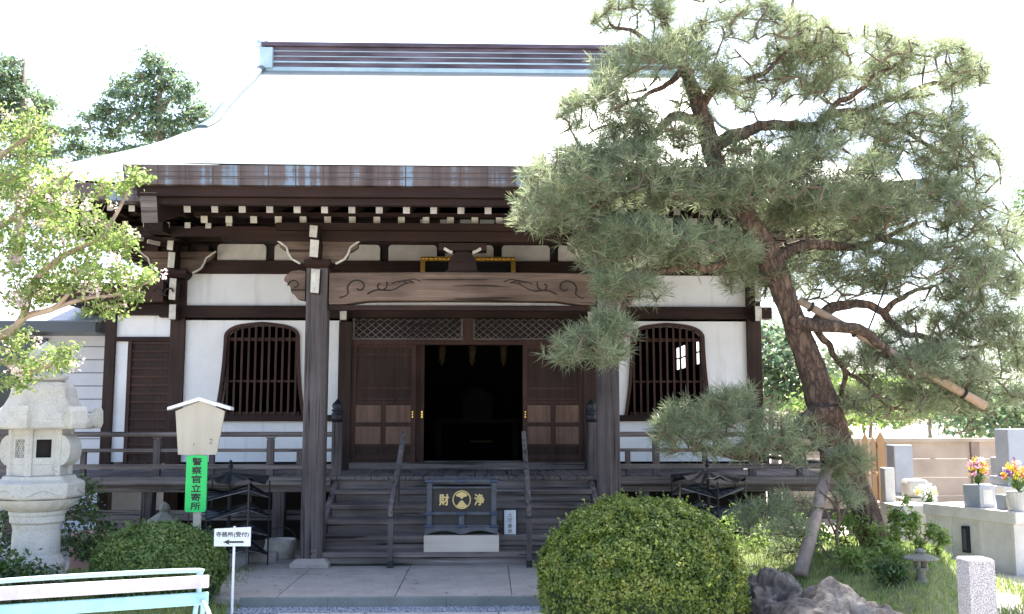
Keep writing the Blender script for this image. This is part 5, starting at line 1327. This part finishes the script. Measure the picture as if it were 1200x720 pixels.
# ------------------------------------------------------------------ clipped shrubs
def dome(name, cx, cy, z0, rx, ry, h, n, size, mt, label, lump=.07, seed=0, sq=.75):
    t = empty(name, (cx, cy, z0), label, 'shrub')
    d = RNG.normal(0, 1, (n * 2, 3)); d[:, 2] = np.abs(d[:, 2]) * 1.0 - .15; d = unit(d)[:n]
    pw = .55 if sq < .8 else .8
    def shape(d, k=1.0):
        x = np.sign(d[:, 0]) * np.abs(d[:, 0]) ** sq; y = np.sign(d[:, 1]) * np.abs(d[:, 1]) ** sq; z = np.sign(d[:, 2]) * np.abs(d[:, 2]) ** .85
        r_ = k * np.array([1 + lump * noise.noise(Vector((a * 3.2 + seed, b * 3.2, c * 3.2))) + lump * .7 * noise.noise(Vector((a * 9 + seed, b * 9, c * 9))) for a, b, c in d])
        l_ = np.sqrt(x*x + y*y + z*z); x, y, z = x / l_ ** pw, y / l_ ** pw, z / l_ ** pw
        hz = h * .45
        zz = np.where(z > 0, hz + z * r_ * (h - hz), hz + z * h * 1.2)
        wv = np.where(z > 0, 1, 1 - .25 * np.abs(z))
        return np.stack([cx + x * r_ * rx * wv, cy + y * r_ * ry * wv, z0 + zz], 1)
    depth = 1 - np.abs(RNG.normal(0, .022, n)) - .0
    p = np.stack([shape(d)[:, k] for k in range(3)], 1)
    ctr = np.array([cx, cy, z0 + h * .4]); p = ctr + (p - ctr) * depth[:, None]
    p += RNG.normal(0, size * .3, p.shape)
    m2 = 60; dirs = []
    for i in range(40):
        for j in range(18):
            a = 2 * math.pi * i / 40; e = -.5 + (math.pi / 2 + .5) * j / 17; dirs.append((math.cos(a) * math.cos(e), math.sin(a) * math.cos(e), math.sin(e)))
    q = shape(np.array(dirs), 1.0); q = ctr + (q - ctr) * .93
    mb = MB(); mb.add([tuple(v) for v in q], [(i*18+j, ((i+1) % 40)*18+j, ((i+1) % 40)*18+j+1, i*18+j+1) for i in range(40) for j in range(17)]); mb.build('shade_core', 'core', t)  # closed shell under the leaves, coloured dark as their inner shade
    # straggling shoots
    k = n // 260; idx = RNG.choice(n, k); lp = []; ln_ = []
    for i in idx:
        up = unit((d[i] + np.array([0, 0, .7]) + RNG.normal(0, .2, 3))[None])[0]
        for j in range(6): lp.append(p[i] + up * size * (.5 + .55 * j) * .8 + RNG.normal(0, size * .18, 3)); ln_.append(RNG.normal(0, 1, 3))
    leaves('leaves', np.concatenate([p, np.array(lp)]), np.concatenate([d + np.array([0, 0, .2]), np.array(ln_)]), size, mt, t, aspect=.55, jitter=.75, fold=.12)
    return t
bxc = PX(752, 6.85)
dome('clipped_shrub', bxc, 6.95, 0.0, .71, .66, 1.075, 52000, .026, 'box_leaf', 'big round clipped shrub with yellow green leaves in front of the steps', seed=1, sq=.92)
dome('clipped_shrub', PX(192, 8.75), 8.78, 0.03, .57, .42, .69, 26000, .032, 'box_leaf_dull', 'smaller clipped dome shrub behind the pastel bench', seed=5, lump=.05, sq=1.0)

# loose shrubs round the big lantern
def shrub(cx, cy, z0, rx, rz, n, size, mt, label, group=None, name='leafy_shrub', aspect=.5):
    t = empty(name, (cx, cy, z0), label, 'shrub', group)
    tips, d = pad_points((cx, cy, z0 + rz * .95), rx, rx * .8, rz, max(14, n // 40), low=-.75, shell=.3)
    tubes_np('stems', grow([(cx + RNG.normal(0, .05), cy + RNG.normal(0, .05), z0 + k * rz * .12) for k in range(6)], tips, .1, .02), .012, .003, 'twig', t, 5)
    lp = []; ln_ = []
    for i, q in enumerate(tips):
        for j in range(40):
            o = RNG.normal(0, rx * .16, 3); lp.append(q + o); ln_.append(d[i] * .5 + np.array([0, 0, .6]) + RNG.normal(0, .5, 3))
    leaves('leaves', lp, ln_, size, mt, t, aspect=aspect, jitter=.5)
    return t
g_ = 'shrubs around the stone lantern'
shrub(PX(5, 9.6), 9.6, .1, .42, .42, 1300, .05, 'shrub_leaf', 'dark leafy shrub left of the stone lantern shaft', g_)
shrub(PX(100, 9.7), 9.7, .1, .36, .50, 1300, .05, 'shrub_leaf', 'dark leafy shrub right behind the stone lantern shaft', g_)
shrub(PX(75, 9.0), 8.6, .08, .40, .17, 900, .05, 'shrub_leaf', 'low green shrub at the right foot of the stone lantern', g_)
shrub(PX(130, 10.0), 9.9, .1, .22, .22, 600, .05, 'bright_leaf', 'fresh green shrub in front of the reddish stone block', g_)
shrub(PX(2, 8.6), 8.5, .08, .36, .28, 900, .055, 'shrub_leaf', 'dark shrub behind the left end of the bench', g_)
g_ = 'plants at the foot of the big pine'
for px, Y, rx, rz, n, size, mt, lab in ((1050, 8.5, .17, .26, 500, .055, 'bright_leaf', 'upright fresh green shrub right of the pine foot'), (1035, 8.2, .17, .09, 450, .04, 'bright_leaf', 'low leafy plant right at the pine foot'),
    (990, 8.05, .17, .10, 420, .04, 'bright_leaf', 'low light green plant below the young pine'), (1030, 7.7, .15, .09, 350, .04, 'shrub_leaf', 'dark low plant before the squat stone lantern'),
    (1000, 8.8, .25, .16, 600, .045, 'bright_leaf', 'bright low plant behind the young pine'), (930, 8.9, .30, .14, 700, .045, 'bright_leaf', 'bright low plant left of the prop pole'), (1085, 8.6, .14, .16, 400, .045, 'bright_leaf', 'small sunlit plant beside the cemetery ledge'),
    (870, 9.4, .35, .17, 700, .045, 'bright_leaf', 'sunlit low plant under the right veranda')):
    x = PX(px, Y); shrub(x, Y, max(0, garden_h(x, Y)), rx, rz, n, size, mt, lab, g_)
# plantain lily leaves behind the bench
def hosta(cx, cy, z0, label):
    t = empty('hosta', (cx, cy, z0), label, 'plant', 'hostas behind the bench'); mb = MB()
    for k in range(14):
        a = k * 2.4 + random.uniform(-.3, .3); ln = random.uniform(.16, .25); el = random.uniform(.3, .9)
        def leaf(u, v, a=a, ln=ln, el=el):
            r_ = .06 + ln * u; w_ = .075 * math.sin(math.pi * min(1, u * .93 + .07)) ** .8 * (2 * v - 1)
            z = r_ * math.tan(el) * .6 - 1.9 * (r_ ** 2) + abs(2*v-1) * .02
            return (cx + r_ * math.cos(a) - w_ * math.sin(a), cy + r_ * math.sin(a) + w_ * math.cos(a), z0 + z)
        mb.grid(leaf, 8, 4)
    mb.build('leaves', 'hosta_leaf', t, smooth=True, fix=False)
M['hosta_leaf'] = foliage_mat('broad hosta leaf', [(.05, .10, .05), (.08, .14, .07)], .3, .4)
for k, (px, Y) in enumerate(((60, 7.6), (105, 7.7), (150, 7.55), (205, 7.6), (30, 7.9))):
    x = PX(px, Y); hosta(x, Y, max(0, left_h(x, Y)), ['first broad leaved hosta, at the left under the bench slats', 'broad leaved hosta left of the middle of the bench back', 'broad leaved hosta right of the middle of the bench back', 'broad leaved hosta at the right end of the bench back', 'broad leaved hosta close to the lantern foot'][k])
# fallen leaves and pine needles on the paving
def litter():
    n = 420; x = RNG.uniform(-2.6, 2.2, n); y = np.concatenate([RNG.uniform(8.0, 8.5, n // 3), RNG.uniform(8.8, 10.4, n - n // 3)]); z = np.where(y > 8.78, .104, .026)
    p = np.stack([x, y, z], 1); V, Fc = leaf_arrays(p, np.tile([0., 0, 1], (n, 1)), .032, aspect=.4, jitter=.12, fold=.03, var=.6); V[:, 2] = np.maximum(V[:, 2], np.repeat(z, 4) - .001)
    tag(mesh_np('fallen_leaves', V, Fc, 'dead_leaf'), 'dry fallen leaves scattered over the stone paving', 'leaves', kind='stuff')
M['dead_leaf'] = foliage_mat('dry leaf', [(.16, .09, .04), (.25, .17, .08), (.12, .08, .05), (.2, .19, .08)], .2, .8)
litter()
# grass
def blades(name, n, fx, fy, fz, h, label, mt='grass'):
    x = RNG.uniform(*fx, n); y = RNG.uniform(*fy, n); z = np.array([fz(a, b) for a, b in zip(x, y)]); keep = z > -.015; x, y, z = x[keep], y[keep], z[keep]; n = len(x)
    p = np.stack([x, y, z - .01], 1); a = RNG.uniform(0, 2 * math.pi, n); w_ = np.stack([np.cos(a), np.sin(a), 0 * a], 1) * .004
    tip = p + np.stack([RNG.normal(0, .35, n), RNG.normal(0, .35, n), np.ones(n)], 1) * (h * RNG.uniform(.4, 1.2, n))[:, None]
    mid = (p + tip) / 2 + np.array([0, 0, h * .1])
    V = np.stack([p - w_, p + w_, mid + w_ * .8, tip, mid - w_ * .8], 1).reshape(-1, 3)
    return tag(mesh_np(name, V, np.arange(5 * n).reshape(n, 5), mt), label, 'grass', kind='stuff')
blades('grass', 20000, (1.4, 4.9), (6.3, 11.5), garden_h, .075, 'sunlit grass and weeds covering the pine garden bed')
blades('lawn_grass', 16000, (-7.2, -2.1), (6.6, 10.6), left_h, .09, 'grass in the shaded bed behind the bench')
blades('weeds', 5000, (4.2, 5.2), (8.0, 12.5), lambda a, b: 0.0 if noise.noise(Vector((a * 1.5, b * 1.5, 7))) > -.1 else -1, .11, 'sunlit weeds at the foot of the cemetery ledge')

# ------------------------------------------------------------------ garden rocks and the granite post
def boulder(cx, cy, z0, rx, ry, rz, seed, label):
    bm = bmesh.new(); bmesh.ops.create_icosphere(bm, subdivisions=6, radius=1)
    for v in bm.verts:
        p = v.co.copy(); q = p * 1.15 + Vector((seed, seed * 2, 0))
        n_ = noise.noise(q) * .42 + noise.noise(q * 2.3) * .22 - abs(noise.noise(q * 4.1)) * .22 + noise.noise(q * 9) * .06 + noise.noise(q * 20) * .03
        r_ = 1 + n_
        z = p.z * r_; z = z if z > -.3 else -.3
        v.co = Vector((cx + p.x * r_ * rx, cy + p.y * r_ * ry, z0 + z * rz))
    me = bpy.data.meshes.new('garden_rock'); bm.to_mesh(me); bm.free(); me.materials.append(M['rock']); me.polygons.foreach_set('use_smooth', [True] * len(me.polygons))
    o = bpy.data.objects.new('garden_rock', me); COL.objects.link(o); return tag(o, label, 'rock')
boulder(PX(965, 6.75), 6.8, .0, .60, .42, .41, 3.4, 'large rugged grey rock beside the big clipped shrub')
boulder(PX(898, 7.05), 7.1, .16, .30, .26, .36, 8.1, 'smaller dark rock touching the left side of the large rock')
gx, gy = PX(1134, 6.1), 6.1
mb = MB(); hw = .08
vs = []
for z, r_ in ((-.1, hw), (PZ(659, 6.05), hw), (PZ(657, 6.05), hw - .008)): vs += [(gx + i * r_, gy + j * r_, z) for i, j in ((-1,-1),(1,-1),(1,1),(-1,1))]
mb.add(vs, [(3,2,1,0), (8,9,10,11)] + [(4*k+i, 4*k+(i+1) % 4, 4*k+4+(i+1) % 4, 4*k+4+i) for k in (0, 1) for i in range(4)])
tag(mb.build('granite_post', 'speckle'), 'square speckled granite post in the right foreground', 'post')

# ------------------------------------------------------------------ cemetery at the right
cA = Vector((5.57, 10.4, 0)); ca = math.atan2(-.357, .934) ; ang = math.atan2(.357, .934)
t = empty('cemetery_ledge', cA, 'sunlit granite cemetery ledge with a dark nameplate under the flower vases', 'tomb', rz=ang)
def lb2(mb, name, mt, **kw): return mb.build(name, mt, t, local=True, **kw)
mb = MB(); mb.box(0.02, 2.6, .02, 1.2, -.05, .53); lb2(mb, 'base', 'granite', bevel=.008)
mb = MB(); mb.box(-.03, 2.65, -.03, 1.25, .531, .66); lb2(mb, 'top_slab', 'granite', bevel=.012)
mb = MB()
for y in (.0, .42, .85, 1.18): mb.box(-.004, .019, y + .02, y + .055, .0, .53)
lb2(mb, 'joint_pier', 'granite', each=True)
mb = MB(); mb.box(-.02, .019, .62, .71, .16, .45); lb2(mb, 'nameplate', 'iron', bevel=.004)
mb = MB(); mb.box(-.024, -.021, .64, .69, .19, .42); lb2(mb, 'plate_inlay', 'gutter')
RT = Matrix.Rotation(ang, 3, 'Z')
def at(a, b, z): v = RT @ Vector((a, b, 0)); return (cA.x + v.x, cA.y + v.y, z)
def vase(a, b, s_, h, label, round_=False):
    t = empty('flower_vase', at(a, b, .66), label, 'vase', 'flower vases on the ledge', rz=ang); mb = MB()
    if round_: mb.lathe([(s_ * .9, 0), (s_, h), (s_ * .85, h), (s_ * .8, h * .6)], n=20)
    else:
        mb.box(-s_, s_, -s_, s_, 0, h); 
    v = mb.build('body', 'grave' if not round_ else 'granite', t, local=True, bevel=.008)
    if not round_:
        mb = MB(); mb.box(-s_ * .6, s_ * .6, -s_ - .004, -s_ + .01, h * .15, h * .8); mb.build('recess', 'granite', t, local=True)
def bouquet(c, rx, rz, label, petals, n=34, green=90):
    t = empty('bouquet', c, label, 'flowers', 'bouquets at the graves'); c = Vector(c); lp = []; ln_ = []; st = []
    heads = []
    for i in range(n):
        a = random.uniform(0, 6.28); r_ = rx * math.sqrt(random.random()); h = rz * random.uniform(.55, 1.0) * (1 - .35 * (r_ / rx) ** 2)
        heads.append(c + Vector((r_ * math.cos(a), r_ * math.sin(a), h))); st.append([np.array(c), np.array(c + (heads[-1] - c) * .6 + Vector((0, 0, .01))), np.array(heads[-1])])
    tubes_np('stems', st, .004, .003, 'stem', t, 4)
    gp = []; gn = []
    for i in range(green):
        h = random.choice(heads); u = random.uniform(.2, .85); gp.append(np.array(c.lerp(h, u)) + RNG.normal(0, .015, 3)); gn.append(RNG.normal(0, 1, 3))
    leaves('leaves', gp, gn, .06, 'bright_leaf', t, aspect=.35)
    for m_ in set(petals):
        lp = []; ln_ = []
        for i, h in enumerate(heads):
            if petals[i % len(petals)] != m_: continue
            for j in range(22):
                o = RNG.normal(0, .016, 3); lp.append(np.array(h) + o); ln_.append(o + np.array([0, 0, .01]))
        leaves('petals', lp, ln_, .028, m_, t, aspect=.7)
M['stem'] = mat('green stem', (.07, .16, .04), .6)
vase(.16, .60, .115, .245, 'square grey stone vase with orange lilies on the cemetery ledge')
vase(.15, .27, .055, .16, 'small plain dark stone vase between the two flower vases')
vase(.16, .08, .12, .2, 'round pale stone pot with yellow flowers on the cemetery ledge', True)
bouquet(at(.16, .60, .9), .11, .30, 'bouquet of orange and pink lilies with small yellow flowers', ['fl_pink', 'fl_orange', 'fl_yellow', 'fl_orange', 'fl_purple', 'fl_yellow', 'fl_pink', 'fl_white'])
bouquet(at(.16, .08, .86), .14, .33, 'bouquet of yellow chrysanthemums with white and red flowers', ['fl_yellow', 'fl_yellow', 'fl_white', 'fl_red', 'fl_pink', 'fl_yellow', 'fl_purple', 'fl_orange'])
bouquet(tuple(P(1088, 592, 12.3)), .13, .26, 'bouquet of white flowers behind the cemetery ledge', ['fl_white', 'fl_white', 'fl_yellow', 'fl_white'])
def gravestone(px0, px1, pyt, pyb, Y, dep, label, steps=2, mt='grave', round_=0):
    x0, x1 = PX(px0, Y), PX(px1, Y); zt_, zb_ = PZ(pyt, Y), PZ(pyb, Y); w_ = x1 - x0
    t = empty('gravestone', ((x0 + x1) / 2, Y + dep / 2, 0), label, 'gravestone', 'gravestones in the cemetery')
    mb = MB(); mb.box(x0 - .18, x1 + .18, Y - .15, Y + dep + .15, 0, zb_ - .12); mb.build('base', 'granite', t, bevel=.01)
    mb = MB(); mb.box(x0 - .07, x1 + .07, Y - .06, Y + dep + .06, zb_ - .119, zb_); mb.build('plinth', mt, t, bevel=.01)
    mb = MB(); mb.box(x0, x1, Y, Y + dep, zb_ + .001, zt_); mb.build('shaft', mt, t, bevel=.012 + round_)
gravestone(1046, 1068, 522, 580, 13.2, .26, 'tall narrow blue grey gravestone beside the wooden slats')
gravestone(1062, 1086, 563, 585, 12.6, .3, 'low pale rounded gravestone left of the cemetery ledge', mt='granite', round_=.04)
gravestone(1180, 1215, 503, 560, 12.9, .35, 'tall grey gravestone at the right edge behind the flowers')
gravestone(1034, 1046, 549, 596, 12.4, .15, 'thin pale stone pillar right of the wooden slats', mt='granite')
gravestone(1170, 1196, 537, 570, 14.2, .3, 'grey gravestone just left of the tall one at the right edge')
mb = MB(); mb.box(PX(1036, 12.1), PX(1094, 12.1), 11.8, 12.35, 0, PZ(592, 12.0)); tag(mb.build('stone_ledge', 'granite', bevel=.012), 'low pale stone ledge between the pine trunk and the cemetery ledge', 'ledge')
for k, (px, w_, top) in enumerate(((1013, .032, 507), (1022, .028, 512), (1031, .048, 506), (1005, .026, 515), (997, .03, 512))):
    Y = 12.9; x = PX(px, Y); z1 = PZ(top, Y)
    mb = MB(); mb.prism([(x - w_, .2), (x + w_, .2), (x + w_, z1 - .22), (x + w_ * .8, z1 - .2), (x + w_, z1 - .16), (x + w_, z1 - .08), (x, z1), (x - w_, z1 - .08), (x - w_, z1 - .16), (x - w_ * .8, z1 - .2), (x - w_, z1 - .22)], Y, Y + .015)
    tag(mb.build('wooden_slat', 'sotoba'), ['orange wooden memorial slat just right of the pine trunk', 'narrow wooden memorial slat between two wider orange ones', 'widest orange wooden memorial slat, rightmost of the row', 'wooden memorial slat half hidden by the pine trunk', 'leftmost wooden memorial slat behind the pine trunk'][k], 'memorial slat', 'memorial slats behind the pine')
mb = MB(); x0 = PX(990, 12.95); x1 = PX(1040, 12.95); mb.box(x0, x1, 12.93, 12.97, .9, .95); mb.box(x0, x0 + .05, 12.93, 12.97, 0, .9); mb.box(x1 - .05, x1, 12.93, 12.97, 0, .9)
tag(mb.build('slat_rack', 'granite'), 'low rack holding the wooden memorial slats', 'rack')
# rear wall of panels
t = empty('boundary_wall', (8.5, 16.2, 0), 'beige panelled boundary wall behind the graves', 'wall')
wz = PZ(514, 16.0)
mb = MB()
x = 4.9; ks = []
while x < 17: ks.append(x); x += 1.55
for a in ks[:-1]:
    for z0, z1 in ((0, .4), (.406, .7), (.706, 1.0), (1.006, wz - .06)): mb.box(a + .07, a + 1.48, 16.1, 16.16, z0, z1)
mb.build('panels', 'wall_panel', t)
for a in ks:
    mb = MB(); mb.box(a - .068, a + .068, 16.05, 16.2, 0, wz - .06); mb.build('post', 'wall_post', t)
mb = MB(); mb.box(ks[0] - .1, ks[-1] + .1, 16.03, 16.22, wz - .059, wz); mb.build('coping', 'wall_panel', t, bevel=.006)

# ------------------------------------------------------------------ trees beyond
def clump_tree(name, x, Y, h, pads, label, mt='far_leaf', size=.3, bark='pale_bark', n_per=17, cat='tree', group='trees beyond the hall', z_tr=None):
    t = empty(name, (x, Y, 0), label, cat, group); top = max(p[2] + p[4] for p in pads)
    mb = MB(); pts = [(x + math.sin(k * 1.7) * .012 * h, Y, h * k / 7) for k in range(8)]; mb.tube(pts, [h * .028 * (1 - .85 * k / 7) for k in range(8)], 9, wob=.2); mb.build('trunk', bark, t, smooth=True)
    sk = [tuple(p) for p in pts[2:]]; ends = []; lp = []; ln_ = []
    for cx, cy, cz, rx, rz, n in pads:
        tip, d = pad_points((cx, cy, cz), rx, rx * .8, rz, n, low=-.6, shell=.25); ends.append(tip)
        for i in range(n):
            m_ = n_per; o = RNG.normal(0, 1, (m_, 3)) * np.array([1, 1, .6]) * size * 1.25
            lp.append(tip[i] + o); ln_.append(d[i] * .6 + np.array([0, 0, .5]) + o * .3 / size)
    ends = np.concatenate(ends)
    tubes_np('branches', grow(sk, ends, h * .06, h * .006, 0), h * .012, .03, bark, t, 5)
    leaves('crown', np.concatenate(lp), np.concatenate(ln_), size, mt, t, aspect=.5, jitter=.6)
def px_pads(lst, Y):
    out = []
    for px, py, rx, rz, n in lst:
        c = P(px, py, Y + RNG.uniform(-1, 1) * rx * Y / F_PX * .5); out.append((c.x, c.y, c.z, rx * Y / F_PX, rz * Y / F_PX, n))
    return out
def ragged(rows, rx, rz, n):
    return [(px + random.uniform(-4, 4), py + random.uniform(-3, 3), rx * random.uniform(.7, 1.25), rz * random.uniform(.7, 1.2), n) for py, pxs_ in rows for px in pxs_]
Y = 36.0
clump_tree('cedar_tree', PX(174, Y), Y, PZ(72, Y), px_pads(ragged([(73,(180,)),(86,(166,192)),(100,(150,180,210)),(114,(138,172,204)),(128,(122,160,190,228)),(143,(112,145,182,212,236)),(159,(96,132,166,200,228)),(176,(86,118,150,186,216)),(195,(90,130,170,210)),(215,(80,120,160,200))], 17, 7, 9), Y), 'tall ragged evergreen seen over the sloping end of the roof', size=.16, n_per=40)
clump_tree('cedar_tree', PX(8, Y), Y, PZ(75, Y), px_pads(ragged([(76,(8,)),(90,(-6,20)),(104,(2,30,-24)),(118,(12,44,-16)),(132,(-8,22,48)),(148,(6,34,56)),(164,(-10,20,46)),(182,(0,30,60)),(205,(-10,30,60)),(230,(0,40))], 18, 7, 9), Y), 'dark evergreen rising straight behind the crape myrtle', size=.16, n_per=40)
Y = 27.0
clump_tree('garden_tree', PX(905, Y), Y, PZ(395, Y), px_pads([(905,395,34,22,36),(930,425,44,24,50),(890,440,40,26,44),(960,450,40,26,40),(920,470,60,22,60)], Y), 'dark bluish tree seen between the hall and the pine trunk', size=.2)
Y = 24.0
clump_tree('garden_tree', PX(1020, Y), Y, PZ(440, Y), px_pads([(1010,455,44,18,44),(1060,470,50,20,50),(960,478,36,20,36),(1010,490,60,18,50)], Y), 'pale green tree behind the graves and the bamboo pole', mt='bright_leaf', size=.17)
Y = 26.0
clump_tree('garden_tree', PX(1165, Y), Y, PZ(465, Y), px_pads([(1140,480,44,18,44),(1190,478,40,20,44),(1230,470,40,26,40),(1160,500,60,18,50)], Y), 'dark green tree behind the right end of the boundary wall', size=.18)
Y = 30.0
clump_tree('tall_tree', PX(1230, Y), Y, PZ(215, Y), px_pads([(1225,225,34,16,26),(1215,255,28,16,22),(1235,290,46,24,46),(1215,330,30,18,26),(1240,370,50,26,50),(1215,420,40,24,44)], Y), 'tall tree partly cut off by the right edge behind the pine', size=.22)
Y = 34.0
clump_tree('garden_tree', PX(1090, Y), Y, PZ(440, Y), px_pads([(1090,450,60,20,50),(1040,462,50,22,40),(1130,470,50,22,40),(1090,485,80,20,60)], Y), 'distant green tree behind the middle of the boundary wall', size=.24)
